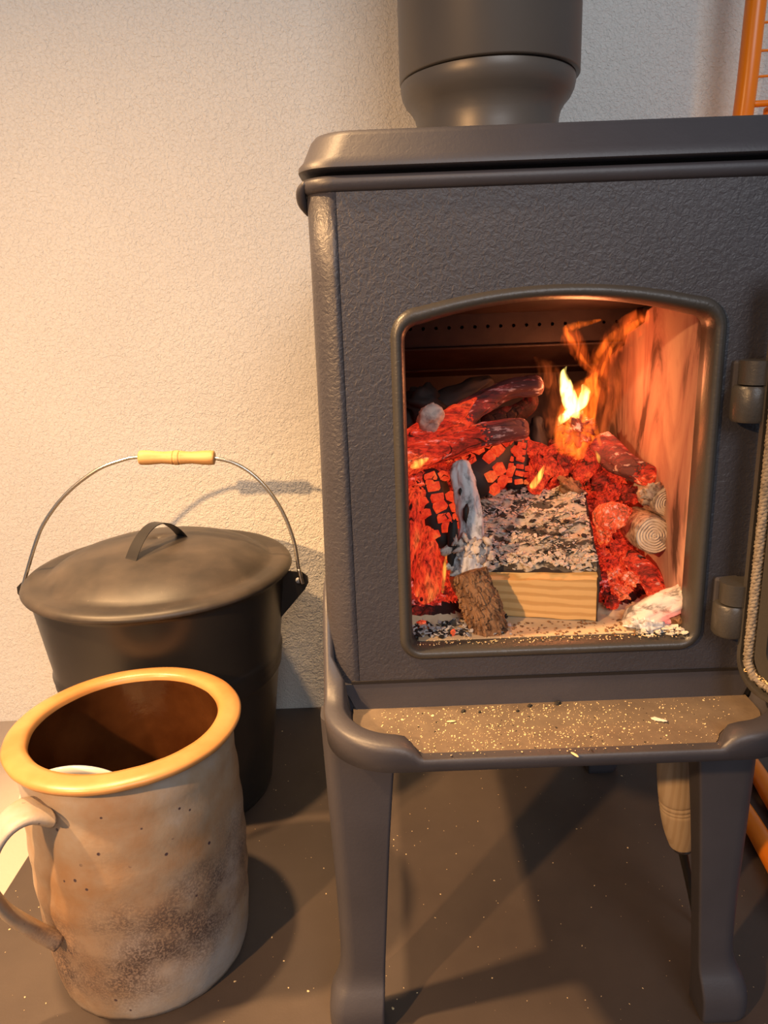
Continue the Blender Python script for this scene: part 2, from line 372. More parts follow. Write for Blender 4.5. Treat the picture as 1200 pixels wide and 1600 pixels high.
# ------------------------------------------------------------------ stove
XC = -0.0055
stove = thing('wood_stove', (XC, 0.18, 0.0), 'dark grey cast-iron wood stove on legs with its door open on a fire', 'stove')
X0, X1 = XC - 0.158, XC + 0.158; YB = 0.40; RC = 0.019
def ushape(x0, x1, yb, rf, rb, z, yf=0.0, n=8):
    """outline from the front-left seam round the back to the front-right seam"""
    P = []; rf = rf + (X0 - x0)
    for cx, cy, a0, a1, r in ((x0 + rf, yf + rf, 270, 180, rf), (x0 + rb, yb - rb, 180, 90, rb), (x1 - rb, yb - rb, 90, 0, rb), (x1 - rf, yf + rf, 0, -90, rf)):
        for i in range(n + 1):
            t = math.radians(a0 + (a1 - a0) * i / n); P.append((cx + r * math.cos(t), cy + r * math.sin(t), z))
    return P
rings = []
for z, e in ((0.252, 0.004), (0.30, 0.004), (0.33, 0.0045), (0.40, 0.003), (0.50, 0.001), (0.60, 0.0), (0.652, 0.0)):
    rings.append(ushape(X0 - e, X1 + e, YB, RC, 0.03, z))
V1, F1 = loft(rings, False, False, closed=False)
mk('body', V1, F1, M['iron'], stove); fixn(bpy.data.objects['body'])
sol = bpy.data.objects['body'].modifiers.new('thickness', 'SOLIDIFY'); sol.thickness = 0.006; sol.offset = -1
bottom = rrect(X0, X1, 0.0, YB, 0.02, 0.256); mk('bottom_plate', *loft([bottom, [(x, y, 0.264) for x, y, _ in bottom]]), M['iron_smooth'], stove, smooth=False)
# front plate with arched opening
OX0, OX1, OZ0, OZ1, OZA = -0.1045, 0.0935, 0.3435, 0.566, 0.5815   # clear opening; OZA = crown of the arch
def arch(off, y, nb=10):
    """outline of the opening grown outwards by off"""
    x0, x1, z0, zs, zc = OX0 - off, OX1 + off, OZ0 - off, OZ1 + off, OZA + off
    P = []; rb = 0.007 + off; rt_ = 0.010 + off
    for i in range(nb + 1):
        t = math.radians(180 + 90 * i / nb); P.append((x0 + rb + rb * math.cos(t), y, z0 + rb + rb * math.sin(t)))
    for i in range(nb + 1):
        t = math.radians(270 + 90 * i / nb); P.append((x1 - rb + rb * math.cos(t), y, z0 + rb + rb * math.sin(t)))
    # right shoulder
    def top(x):
        u = (x - (x0 + x1) / 2) / ((x1 - x0) / 2); return zc - (zc - zs) * u * u
    for i in range(nb + 1):
        t = math.radians(90 * i / nb * 0.93); x = x1 - rt_ + rt_ * math.cos(t); P.append((x, y, top(x1 - rt_) - rt_ * (1 - math.sin(t)) ))
    for i in range(1, 24):
        x = (x1 - rt_) + ((x0 + rt_) - (x1 - rt_)) * i / 24; P.append((x, y, top(x)))
    for i in range(nb + 1):
        t = math.radians(90 + 90 * i / nb); x = x0 + rt_ + rt_ * math.cos(t); P.append((x, y, top(x0 + rt_) - rt_ * (1 - math.sin(t))))
    return P
XL, XR, ZB, ZT = X0 + RC + 0.0003, X1 - RC - 0.0003, 0.318, 0.652
inner = arch(0.009, 0.0); cx, cz = XC, 0.46
def toRect(p, y, rc=0.010):
    dx, dz = p[0] - cx, p[2] - cz; s = 1e9
    if dx > 1e-9: s = min(s, (XR - cx) / dx)
    if dx < -1e-9: s = min(s, (XL - cx) / dx)
    if dz > 1e-9: s = min(s, (ZT - cz) / dz)
    if dz < -1e-9: s = min(s, (ZB - cz) / dz)
    return (cx + dx * s, y, cz + dz * s)
outer = [toRect(p, 0.0) for p in inner]
for corner in ((XL, ZB), (XR, ZB), (XR, ZT), (XL, ZT)):
    k = min(range(len(outer)), key=lambda i: (outer[i][0] - corner[0]) ** 2 + (outer[i][2] - corner[1]) ** 2)
    outer[k] = (corner[0], 0.0, corner[1])
mid = [tuple((Vector(a) * 0.5 + Vector(b) * 0.5)) for a, b in zip(inner, outer)]
inner_b = [(x, 0.011, z) for x, y, z in inner]; outer_b = [(x, 0.011, z) for x, y, z in outer]
o = mk('front_plate', *loft([inner_b, inner, mid, outer, outer_b], False, False), M['iron'], stove, smooth=False); fixn(o)
prof = [(0.0095, 0.001), (0.0088, -0.0018), (0.0072, -0.0036), (0.0050, -0.0044), (0.0030, -0.0036), (0.0016, -0.0012), (0.0008, 0.002), (0.0, 0.006), (0.0, 0.016), (0.0045, 0.0165), (0.012, 0.017), (0.0125, 0.002)]
rg = [arch(a, y) for a, y in prof]; V, F = loft(rg + [rg[0]], False, False)
fixn(mk('opening_rim', V, F, M['iron_rim'], stove))
# fine painted seam at the left of the front plate
mk('corner_seam', *tube([(XL, -0.0002, 0.335), (XL, -0.0002, 0.50), (XL, -0.0002, 0.640)], [0.0006] * 3, 6), M['iron_rim'], stove)
mk('corner_seam', *tube([(XR, -0.0002, 0.335), (XR, -0.0002, 0.50), (XR, -0.0002, 0.640)], [0.0006] * 3, 6), M['iron_rim'], stove)
# bead under the lid and lid
def ring_o(e, z, r, yf=0.0): return rrect(X0 - e, X1 + e, yf - e, YB + e, r, z, 10)
mk('top_bead', *loft([ring_o(0.000, 0.6495, 0.02), ring_o(0.0022, 0.6510, 0.021), ring_o(0.0034, 0.6535, 0.022), ring_o(0.0034, 0.6565, 0.022), ring_o(0.0018, 0.6585, 0.021)]), M['iron_smooth'], stove)
autosmooth(bpy.data.objects['top_bead'], 60)
mk('lid_gap', *loft([ring_o(-0.008, 0.6580, 0.016), ring_o(-0.008, 0.6640, 0.016)]), M['sootdark'], stove, smooth=False)
o = mk('lid', *loft([ring_o(0.0035, 0.6622, 0.024), ring_o(0.0045, 0.6630, 0.024), ring_o(0.0042, 0.6660, 0.024), ring_o(0.0016, 0.6695, 0.026), ring_o(-0.0035, 0.6815, 0.026), ring_o(-0.0060, 0.6848, 0.026), ring_o(-0.010, 0.6856, 0.024)]), M['iron_smooth'], stove); autosmooth(o, 50)
# side lugs: the skirt hanging from the bead at the left and right edge
for sx in (-1, 1):
    xs = XC + sx * 0.1615
    xs = XC + sx * 0.1590; P = [(xs - sx * 0.001, 0.008, 0.656), (xs + sx * 0.0018, 0.012, 0.652), (xs + sx * 0.0018, 0.018, 0.646), (xs - sx * 0.001, 0.024, 0.640)]
    mk('lid_lug', *tube(P, [0.002, 0.0032, 0.0032, 0.0015], 14, 5, squash=1.0), M['iron_smooth'], stove)

# ash lip (tray) in front
ZF, ZBt = 0.2960, 0.287
st = []
def sadd(x, y, nx, ny, w_, zt, zb): st.append((x, y, nx, ny, w_, zt, zb))
xl, xr, yf = X0 - 0.0065, X1 + 0.0065, -0.069
RT = 0.050
pts = []
for y, zt, zb in ((0.115, 0.345, 0.262), (0.085, 0.365, 0.262), (0.055, 0.385, 0.264), (0.032, 0.382, 0.266), (0.015, 0.362, 0.268), (0.004, 0.338, 0.270), (-0.005, 0.324, 0.275), (-0.013, 0.315, 0.280)):
    pts.append((0, y, 1, 0, 0.014 if y < 0.004 else 0.006, zt, zb))
for i in range(1, 15):
    t = math.radians(90 * i / 14); k = i / 14
    pts.append((RT - RT * math.cos(t), yf + RT - RT * math.sin(t), math.cos(t), math.sin(t), 0.014 + 0.004 * k, 0.3125 - 0.006 * k, 0.285))
half = [(xl + p[0], p[1], p[2], p[3], p[4], p[5], p[6]) for p in pts]
half += [(xl + RT + 0.006, yf, 0, 1, 0.018, 0.3050, 0.285), (xl + RT + 0.011, yf, 0, 1, 0.013, 0.3025, 0.285), (xl + RT + 0.015, yf, 0, 1, 0.006, 0.2985, 0.285), (xl + RT + 0.018, yf, 0, 1, 0.003, ZF + 0.0004, 0.285)]
n_ = 12; xa, xb = xl + RT + 0.018, xr - RT - 0.018
half2 = [(xa + (xb - xa) * i / n_, yf, 0, 1, 0.003, ZF + 0.0004, 0.285) for i in range(1, n_)]
rev = [((xl + xr) - p[0], p[1], -p[2], p[3], p[4], p[5], p[6]) for p in reversed(half)]
st = half + half2 + rev
rings = []
for x, y, nx, ny, ww, zt, zb in st:
    def q(d, z): return (x + nx * d, y + ny * d, z)
    rings.append([q(ww + 0.006, ZF - 0.001), q(ww + 0.0045, ZF + 0.001), q(ww + 0.001, zt - 0.0025), q(ww - 0.0015 if ww > 0.004 else 0.0022, zt - 0.0003), q(0.003 if ww > 0.004 else 0.0015, zt), q(0.0008, zt - 0.002 if ww > 0.004 else zt - 0.001), q(0.0, zt - 0.005 if ww > 0.004 else zt - 0.003), q(0.0015, zb + 0.002), q(0.006, zb), q(0.014, zb + 0.001)])
V, F = loft(rings, True, True)
rim_in = [(r[0][0], r[0][1]) for r in rings if r[0][1] < 0.004]
back = [(rim_in[-1][0], 0.004), (rim_in[0][0], 0.004)]
loop = rim_in + back
mats_tray = [M['iron_smooth']]
mk('ash_lip', V, F, M['iron_smooth'], stove); fixn(bpy.data.objects['ash_lip'])
V = [(x, y, ZF) for x, y in loop] + [(x, y, ZBt) for x, y in loop]; n = len(loop)
M['tray_dust'] = simple('dusty_iron', (0.115, 0.083, 0.056), 0.62, 0, 420, 0.4, 0.0006, (0.16, 0.117, 0.077), 60)
mk('ash_lip_floor', V, [tuple(range(n)), tuple(reversed(range(n, 2 * n)))] + [(i, n + i, n + (i + 1) % n, (i + 1) % n) for i in range(n)], M['tray_dust'], stove, smooth=False)
# sloping back of the lip below the front plate
V, F = loft([[(xl + 0.022, 0.002, ZF - 0.002), (xl + 0.022, -0.0015, ZF), (xl + 0.018, -0.0008, 0.305), (xl + 0.012, 0.0, 0.3155), (xl + 0.012, 0.006, 0.3165)],
             [(xr - 0.022, 0.002, ZF - 0.002), (xr - 0.022, -0.0015, ZF), (xr - 0.018, -0.0008, 0.305), (xr - 0.012, 0.0, 0.3155), (xr - 0.012, 0.006, 0.3165)]], True, True)
fixn(mk('lip_back', V, F, M['iron_smooth'], stove, smooth=False))
mk('seam_line', *boxg(XL - 0.006, XR + 0.006, -0.0008, 0.004, 0.3160, 0.3182), M['sootdark'], stove, smooth=False)
# legs
def leg(sx, y0, front=True):
    rings = []
    for z, xo, xi, yf_, yb_ in ((0.0, 0.1685, 0.1290, -0.017, 0.028), (0.006, 0.1705, 0.1285, -0.0185, 0.028), (0.022, 0.1705, 0.1280, -0.0180, 0.027), (0.034, 0.1680, 0.1272, -0.0140, 0.026), (0.046, 0.1630, 0.1265, -0.0085, 0.026), (0.065, 0.1600, 0.1255, -0.0070, 0.027), (0.12, 0.1600, 0.1220, -0.0065, 0.030), (0.18, 0.1615, 0.1180, -0.0060, 0.036), (0.24, 0.1630, 0.1130, -0.0055, 0.044), (0.285, 0.164, 0.108, -0.005, 0.05)):
        xo += 0.0065 if sx < 0 else 0.0; xi += 0.0035 if sx < 0 else 0.002; yb_ = yb_ * 0.45; a, b = XC + sx * xi, XC + sx * xo; r = 0.010; P = []
        x_lo, x_hi = min(a, b), max(a, b)
        for cxx, cyy, aa, rr in ((x_hi, y0 + yb_, 0, 0.004), (x_lo, y0 + yb_, 90, 0.004), (x_lo, y0 + yf_, 180, 0.013 if sx < 0 else 0.0025), (x_hi, y0 + yf_, 270, 0.013 if sx > 0 else 0.0025)):
            ox = -rr if cxx == x_hi else rr; oy = -rr if cyy == y0 + yb_ else rr
            for i in range(7):
                t = math.radians(aa + 15 * i); P.append((cxx + ox + rr * math.cos(t), cyy + oy + rr * math.sin(t), z))
        rings.append(P)
    # smooth in z
    out = []
    for k in range(len(rings) - 1):
        for s in range(4):
            t = s / 4; r0 = rings[max(k - 1, 0)]; r1 = rings[k]; r2 = rings[k + 1]; r3 = rings[min(k + 2, len(rings) - 1)]
            ring = []
            for p0, p1, p2, p3 in zip(r0, r1, r2, r3):
                p0, p1, p2, p3 = map(Vector, (p0, p1, p2, p3))
                v = p1.lerp(p2, t) if t == 0 else 0.5 * ((2 * p1) + (p2 - p0) * t + (2 * p0 - 5 * p1 + 4 * p2 - p3) * t * t + (3 * p1 - p0 - 3 * p2 + p3) * t ** 3)
                ring.append(tuple(v))
            out.append(ring)
    out.append(rings[-1])
    o = mk('leg', *loft(out), M['iron_smooth'], stove); autosmooth(o, 50); return o
leg(-1, 0.004); leg(1, 0.004); leg(-1, 0.345); leg(1, 0.345)

# firebox
mk('side_lining', *boxg(OX0 - 0.012, OX0 - 0.0008, 0.0172, 0.262, 0.344, 0.60), M['brick'], stove, smooth=False)
# right lining with a stepped, broken top edge
pr = [(0.0172, 0.3445), (0.0172, 0.600), (0.045, 0.600), (0.062, 0.596), (0.075, 0.583), (0.092, 0.580), (0.112, 0.574), (0.125, 0.571), (0.128, 0.562), (0.150, 0.556), (0.168, 0.553), (0.176, 0.541), (0.262, 0.532), (0.262, 0.3445)]
xs0, xs1 = OX1 + 0.0008, OX1 + 0.014; n = len(pr)
V = [(xs0, y, z) for y, z in pr] + [(xs1, y, z) for y, z in pr]
o = mk('side_lining', V, [tuple(range(n)), tuple(reversed(range(n, 2 * n)))] + [((i + 1) % n, i, n + i, n + (i + 1) % n) for i in range(n)], M['brick'], stove, smooth=False); fixn(o); bevel(o, 0.0015)
mk('inner_shell', *loft([[(-0.118, 0.018, 0.338), (-0.118, 0.018, 0.640), (0.112, 0.018, 0.640), (0.112, 0.018, 0.338)], [(-0.118, 0.30, 0.338), (-0.118, 0.30, 0.640), (0.112, 0.30, 0.640), (0.112, 0.30, 0.338)]], False, True), M['sootdark'], stove, smooth=False)
mk('fire_floor', *boxg(-0.117, 0.107, 0.010, 0.262, 0.339, 0.3440), M['hearth'], stove, smooth=False)
mk('back_lining', *boxg(-0.117, 0.107, 0.262, 0.275, 0.344, 0.60), M['soot'], stove, smooth=False)
# upper rear: perforated air plate, ledges and baffle
def holed(xa, xb, z0, z1, y, nx, hz, hr):
    V, F = [], []; cw = (xb - xa) / nx
    for k in range(nx):
        c = xa + cw * (k + 0.5); b0 = len(V)
        outer = [(c + cw / 2 * a, z0 if b < 0 else z1 if b > 0 else hz) for a, b in ((-1, -1), (0, -1), (1, -1), (1, 0), (1, 1), (0, 1), (-1, 1), (-1, 0))]
        hole = [(c + hr * math.cos(math.radians(a)), hz + hr * math.sin(math.radians(a))) for a in (225, 270, 315, 0, 45, 90, 135, 180)]
        V += [(x, y, z) for x, z in outer] + [(x, y, z) for x, z in hole] + [(x, y + 0.004, z) for x, z in hole]
        for i in range(8):
            j = (i + 1) % 8; F += [(b0 + i, b0 + j, b0 + 8 + j, b0 + 8 + i), (b0 + 8 + i, b0 + 8 + j, b0 + 16 + j, b0 + 16 + i)]
    return V, F
mk('perforated_air_plate', *holed(-0.110, 0.104, 0.5440, 0.5730, 0.175, 19, 0.5615, 0.0016), M['soot'], stove, smooth=False)
mk('air_plate_ledge', *tube([(-0.110, 0.174, 0.5440), (0.0, 0.174, 0.5440), (0.104, 0.174, 0.5440)], [0.0016] * 3, 8), M['soot'], stove)
mk('air_plate_back', *boxg(-0.110, 0.104, 0.181, 0.186, 0.542, 0.590), M['sootdark'], stove, smooth=False)
V, F = loft([[(-0.116, 0.176, 0.5425), (-0.116, 0.262, 0.512), (-0.116, 0.262, 0.516), (-0.116, 0.176, 0.5465)], [(0.106, 0.176, 0.5425), (0.106, 0.262, 0.512), (0.106, 0.262, 0.516), (0.106, 0.176, 0.5465)]])
fixn(mk('angled_heat_shield', V, F, M['soot'], stove, smooth=False))
mk('shield_edge', *tube([(-0.116, 0.235, 0.5205), (0.0, 0.235, 0.5205), (0.106, 0.235, 0.5205)], [0.0016] * 3, 8), M['soot'], stove)
V, F = loft([[(-0.116, 0.060, 0.5850), (-0.116, 0.172, 0.5725), (-0.116, 0.172, 0.5765), (-0.116, 0.060, 0.5900)], [(0.106, 0.060, 0.5850), (0.106, 0.172, 0.5725), (0.106, 0.172, 0.5765), (0.106, 0.060, 0.5900)]])
fixn(mk('baffle', V, F, M['soot'], stove, smooth=False))
mk('baffle_lip', *boxg(-0.116, 0.106, 0.054, 0.060, 0.5825, 0.5905), M['soot'], stove, smooth=False)

# hinges on the body and open door
for zc in (0.5135, 0.3640):
    mk('hinge_knuckle', *join([lathe((0.1165, -0.0125), [(0, zc - 0.0125), (0.0105, zc - 0.0125), (0.0118, zc - 0.0105), (0.0118, zc + 0.0085), (0.0105, zc + 0.0105), (0.0, zc + 0.0110)], 28)]), M['iron_rim'], stove); autosmooth(C.objects[-1], 50)
    o = mk('hinge_boss', *boxg(0.108, 0.1255, -0.006, 0.003, zc - 0.0125, zc + 0.026), M['iron_smooth'], stove, smooth=False); bevel(o, 0.002)
HX, HY = 0.1355, -0.016; ang = math.radians(-72)
def D(u, v, z):
    """u along the opened leaf, v across its thickness (positive faces the fire side), z height"""
    du = Vector((math.cos(ang), math.sin(ang), 0)); dv = Vector((-math.cos(ang + math.pi / 2), -math.sin(ang + math.pi / 2), 0)); dv = Vector((math.sin(ang), -math.cos(ang), 0))
    p = Vector((HX, HY, z)) + du * u + dv * v; return tuple(p)
def rr2(u0, u1, z0, z1, r, n=8):
    P = []
    for cx_, cz_, a in ((u1 - r, z1 - r, 0), (u0 + r, z1 - r, 90), (u0 + r, z0 + r, 180), (u1 - r, z0 + r, 270)):
        for i in range(n + 1):
            t = math.radians(a + 90 * i / n); P.append((cx_ + r * math.cos(t), cz_ + r * math.sin(t)))
    return P
DZ0, DZ1, DW = 0.3175, 0.605, 0.235
def dr(e, v, r): return [D(a, v, b) for a, b in rr2(e, DW - e, DZ0 + e, DZ1 - e, r)]
def dri(e, v, r): return [D(a, v, b) for a, b in rr2(e, DW - e, DZ0 + e, DZ1 - e, r)]
rings = [dr(0.024, 0.004, 0.012), dr(0.024, 0.0, 0.012), dr(0.001, 0.0, 0.022), dr(0.0, 0.001, 0.022), dr(0.0, 0.017, 0.022), dr(0.001, 0.018, 0.022), dr(0.004, 0.018, 0.020), dr(0.005, 0.013, 0.019), dr(0.014, 0.013, 0.014), dr(0.015, 0.017, 0.013), dr(0.024, 0.017, 0.012), dr(0.024, 0.004, 0.012)]
o = mk('door', *loft(rings, False, False), M['iron_rim'], stove); fixn(o); autosmooth(o, 40); dooro = o
gl = dr(0.022, 0.007, 0.012); gl2 = dr(0.022, 0.011, 0.012)
fixn(mk('door_glass', *loft([gl, gl2]), M['glass'], dooro, smooth=False))
# braided rope gasket: twisted strands
rp = rr2(0.0095, DW - 0.0095, DZ0 + 0.0095, DZ1 - 0.0095, 0.015, 6); rp2 = []
for i in range(len(rp)):
    a, b = Vector(rp[i]), Vector(rp[(i + 1) % len(rp)]); k = max(1, int((b - a).length / 0.0014))
    for s in range(k): rp2.append(a.lerp(b, s / k))
for ph in (0, 2.09, 4.19):
    P = []; L = 0
    for i, q_ in enumerate(rp2):
        if i: L += (q_ - rp2[i - 1]).length
        t = L / 0.0075 * 2 * math.pi + ph; P.append(D(q_[0] + 0.0019 * math.cos(t), 0.0160 + 0.0019 * math.sin(t), q_[1]))
    P.append(P[0]); Rg = [0.0021] * len(P)
    o = mk('rope_strand', *tube(P, Rg, 6, 1, caps=(False, False)), M['rope'], dooro)
for zc in (0.5135, 0.3640):
    P = [(0.1165, -0.0125, zc + 0.0115), (0.1165, -0.0125, zc + 0.0265)]
    V, F = lathe((0.1185, -0.0135), [(0, zc + 0.0115), (0.0105, zc + 0.0115), (0.0108, zc + 0.0265), (0, zc + 0.0268)], 24)
    V2, F2 = boxg(0.1185, 0.138, -0.0245, -0.0045, zc + 0.0115, zc + 0.0265)
    o = mk('hinge_tab', *join([(V, F), (V2, F2)]), M['iron_rim'], dooro); autosmooth(o, 40)
o = mk('door_handle', *tube([D(DW - 0.012, -0.001, 0.47), D(DW - 0.012, -0.030, 0.47), D(DW - 0.012, -0.034, 0.44), D(DW - 0.012, -0.034, 0.39)], [0.006, 0.006, 0.007, 0.009], 14), M['iron_smooth'], dooro)

# flue
flue = thing('flue_pipe', (-0.002, 0.33, 0.6895), 'matt black steel flue pipe rising from the stove top with a flared collar', 'flue pipe')
fc = (-0.0025, 0.33)
o = mk('flared_collar', *lathe((-0.004, 0.33), [(0.0, 0.6915), (0.076, 0.6915), (0.076, 0.695), (0.0700, 0.697), (0.0698, 0.745), (0.0704, 0.754), (0.0722, 0.7615), (0.0765, 0.7685), (0.0812, 0.7735), (0.0845, 0.780), (0.0858, 0.786), (0.0855, 0.7905), (0.0, 0.7905)], 96), M['flue'], flue); autosmooth(o, 60)
o = mk('upper_pipe', *lathe(fc, [(0.0, 0.7922), (0.0872, 0.7922), (0.0882, 0.7935), (0.0882, 1.30), (0.0, 1.30)], 96), M['flue'], flue); autosmooth(o, 60)
mk('pipe_joint', *lathe(fc, [(0.0, 0.7900), (0.0840, 0.7900), (0.0840, 0.7925), (0.0, 0.7925)], 64), M['sootdark'], flue)
mk('rivet', *lump((-0.0525, 0.2595, 0.862), (0.0016, 0.0010, 0.0028), 3, 0.1), M['sootdark'], flue)

# ------------------------------------------------------------------ ash bucket
BC = (-0.387, 0.339); bucket = thing('ash_bucket', (BC[0], BC[1], 0), 'black metal ash bucket with lid and wooden-gripped wire bail against the wall', 'bucket')
def blathe(prof, seg=96): return lathe(BC, prof, seg)
pb = [(0.0, 0.004), (0.100, 0.004), (0.102, 0.0), (0.106, 0.0015), (0.1075, 0.006), (0.1085, 0.012)]
z = 0.012
def br(z): return 0.1085 + (0.1445 - 0.1085) * (z - 0.012) / 0.275
for i in range(1, 56):
    z = 0.012 + 0.275 * i / 55; g = 0.0
    for gz in (0.168, 0.178, 0.188): g += 0.0032 * math.exp(-((z - gz) / 0.0028) ** 2)
    pb.append((br(z) + g, z))
pb += [(0.1465, 0.2885), (0.1475, 0.291), (0.1460, 0.2935), (0.1435, 0.2925), (0.140, 0.27), (0.106, 0.012), (0.0, 0.010)]
o = mk('bucket_body', *blathe(pb), M['black_paint'], bucket); autosmooth(o, 60)
pl = [(0.1495, 0.2900), (0.1520, 0.2895), (0.1530, 0.2915), (0.1520, 0.2945), (0.1490, 0.2975), (0.1420, 0.2985), (0.1310, 0.2975), (0.1265, 0.2985), (0.1225, 0.3020), (0.115, 0.3075), (0.100, 0.3150), (0.080, 0.3215), (0.055, 0.3265), (0.028, 0.3295), (0.0, 0.3305)]
o = mk('lid', *blathe(pl + [(0.0, 0.3290), (0.06, 0.3240), (0.12, 0.3020), (0.131, 0.2958), (0.1485, 0.2940)]), M['lid'], bucket); lid_o = o; fixn(o)
# strap handle on the lid, running towards the upper right in depth
ha, hb = Vector((-0.4016, 0.2778, 0.3190)), Vector((-0.3607, 0.3533, 0.3220))
def strap(a, b, h, wid, th):
    ax = (b - a).normalized(); sd = Vector((-ax.y, ax.x, 0)).normalized(); L = (b - a).length; rings = []
    prof = [(-0.08, 0.000), (-0.02, 0.0004)] + [(t, h * math.sin(math.pi * t) ** 0.75) for t in [i / 24 for i in range(1, 24)]] + [(1.02, 0.0004), (1.12, 0.000)]
    for t, z in prof:
        c = a.lerp(b, t) + Vector((0, 0, z)); wd = wid * (1 - 0.12 * math.sin(math.pi * min(max(t, 0), 1)))
        rings.append([tuple(c - sd * wd), tuple(c + sd * wd), tuple(c + sd * wd + Vector((0, 0, th))), tuple(c - sd * wd + Vector((0, 0, th)))])
    return loft(rings)
o = mk('strap_handle', *strap(ha, hb, 0.034, 0.0085, 0.0009), M['black_paint'], lid_o); fixn(o); autosmooth(o, 50)
# ears
def ear(sx):
    xb_ = BC[0] + sx * 0.138; xo = BC[0] + sx * 0.172; y = BC[1] - 0.004
    P = [(xb_ - sx * 0.002, 0.2260), (xb_ + sx * 0.002, 0.282), (xb_ + sx * 0.010, 0.2855), (xo - sx * 0.006, 0.2835), (xo, 0.278), (xo + sx * 0.0005, 0.270), (xo - sx * 0.004, 0.262)]
    n = len(P); V = [(x, y, z) for x, z in P] + [(x, y + 0.0016, z) for x, z in P]
    return V, [tuple(range(n)), tuple(reversed(range(n, 2 * n)))] + [((i + 1) % n, i, n + i, n + (i + 1) % n) for i in range(n)]
for sx in (-1, 1):
    o = fixn(mk('ear', *ear(sx), M['black_paint'], bucket, smooth=False))
    hx = BC[0] + sx * 0.161
    mk('ear_hole', *[[(v[0], v[2] , v[1]) for v in lathe((hx, 0.2735), [(0.0, BC[1] - 0.0046), (0.0036, BC[1] - 0.0046), (0.0036, BC[1] - 0.002), (0.0, BC[1] - 0.002)], 20)[0]], lathe((0, 0), [(0, 0), (1, 0), (1, 1), (0, 1)], 20)[1]], M['plaster'], o)
yb_ = BC[1] - 0.010
bail_px = [(BC[0] - 0.1655, yb_, 0.272), (-0.5273, 0.3320, 0.3314), (-0.5116, 0.3350, 0.3593), (-0.4839, 0.3380, 0.3894), (-0.4486, 0.3410, 0.4136), (-0.4187, 0.3430, 0.4240), (-0.3982, 0.3440, 0.4267), (-0.3570, 0.3450, 0.4250), (-0.3132, 0.3440, 0.4220), (-0.2847, 0.3430, 0.4122), (-0.2604, 0.3410, 0.3914), (-0.2403, 0.3380, 0.3594), (-0.2283, 0.3340, 0.3229), (-0.2243, 0.3310, 0.2883), (BC[0] + 0.1655, yb_, 0.272)]
o = mk('wire_bail', *tube(bail_px, [0.0022] * len(bail_px), 12, 8), M['wire'], bucket); bail = o
mk('bail_sleeve', *tube([bail_px[-3], bail_px[-2], bail_px[-1]][1:], [0.0026, 0.0026], 12, 6), M['wire'], bail)
ga, gb = Vector((-0.3985, 0.3445, 0.4259)), Vector((-0.3133, 0.3445, 0.4226))
gp = [0.0, 0.03, 0.15, 0.30, 0.42, 0.45, 0.46, 0.47, 0.50, 0.53, 0.54, 0.55, 0.58, 0.70, 0.85, 0.97, 1.0]
gr_ = [0.0066, 0.0074, 0.0072, 0.0062, 0.0068, 0.0072, 0.0064, 0.0074, 0.0074, 0.0074, 0.0064, 0.0072, 0.0068, 0.0062, 0.0072, 0.0074, 0.0066]
mk('wooden_grip', *tube([ga.lerp(gb, t) for t in gp], [r * 1.13 for r in gr_], 24, 2, dome=0.12), M['grip'], bail)

# ------------------------------------------------------------------ stoneware mug
MC = (-0.356, 0.093); mug = thing('stoneware_mug', (MC[0], MC[1], 0), 'large speckled stoneware mug with amber rim and side handle', 'mug')
def wob(V, amp, seed):
    out = []
    for x, y, z in V:
        a = math.atan2(y - MC[1], x - MC[0]); r = math.hypot(x - MC[0], y - MC[1])
        d = amp * noise.fractal(Vector((math.cos(a) * 1.5 + seed, math.sin(a) * 1.5, z * 14)), 0.8, 2.0, 3)
        if z < 0.012: d += amp * 1.2 * noise.noise(Vector((math.cos(a) * 9, math.sin(a) * 9, seed)))
        s = (r + d) / r if r > 0.02 else 1; out.append((MC[0] + (x - MC[0]) * s, MC[1] + (y - MC[1]) * s, z))
    return out
pm = [(0.0, 0.003), (0.076, 0.003), (0.080, 0.0), (0.0845, 0.001), (0.0860, 0.006), (0.0880, 0.016), (0.0895, 0.032)]
for i in range(1, 26):
    z = 0.032 + 0.180 * i / 25; pm.append((0.0895 + 0.0030 * math.sin(math.pi * i / 25) + 0.0006 * math.sin(i * 1.3) + 0.001 * i / 25, z))
pm += [(0.0885, 0.220), (0.0872, 0.226), (0.0880, 0.2318)]
V, F = lathe(MC, pm, 128); o = mk('mug_body', wob(V, 0.0006, 2), F, M['stone'], mug)
pr_ = [(0.0875, 0.2310), (0.0940, 0.2318), (0.0980, 0.2330), (0.0993, 0.2350), (0.0998, 0.2375), (0.0980, 0.2395), (0.0930, 0.2412), (0.0860, 0.2420), (0.0815, 0.2412), (0.0795, 0.2385), (0.0790, 0.2350)]
V, F = lathe(MC, pr_, 128); fixn(mk('rim', wob(V, 0.0010, 5), F, M['rim'], mug))
pi_ = [(0.0790, 0.2352), (0.0795, 0.228), (0.0815, 0.215), (0.0828, 0.16), (0.082, 0.06), (0.078, 0.016), (0.06, 0.010), (0.0, 0.009)]
V, F = lathe(MC, pi_, 128); fixn(mk('inner_glaze', wob(V, 0.0010, 5), F, M['glaze'], mug))
hp = [(-0.3950, 0.0100, 0.2102), (-0.4051, 0.0000, 0.2183), (-0.4167, -0.0100, 0.2141), (-0.4274, -0.0160, 0.1967), (-0.4358, -0.0140, 0.1662), (-0.4351, -0.0040, 0.1327), (-0.4240, 0.0060, 0.1049), (-0.4067, 0.0125, 0.0819)]
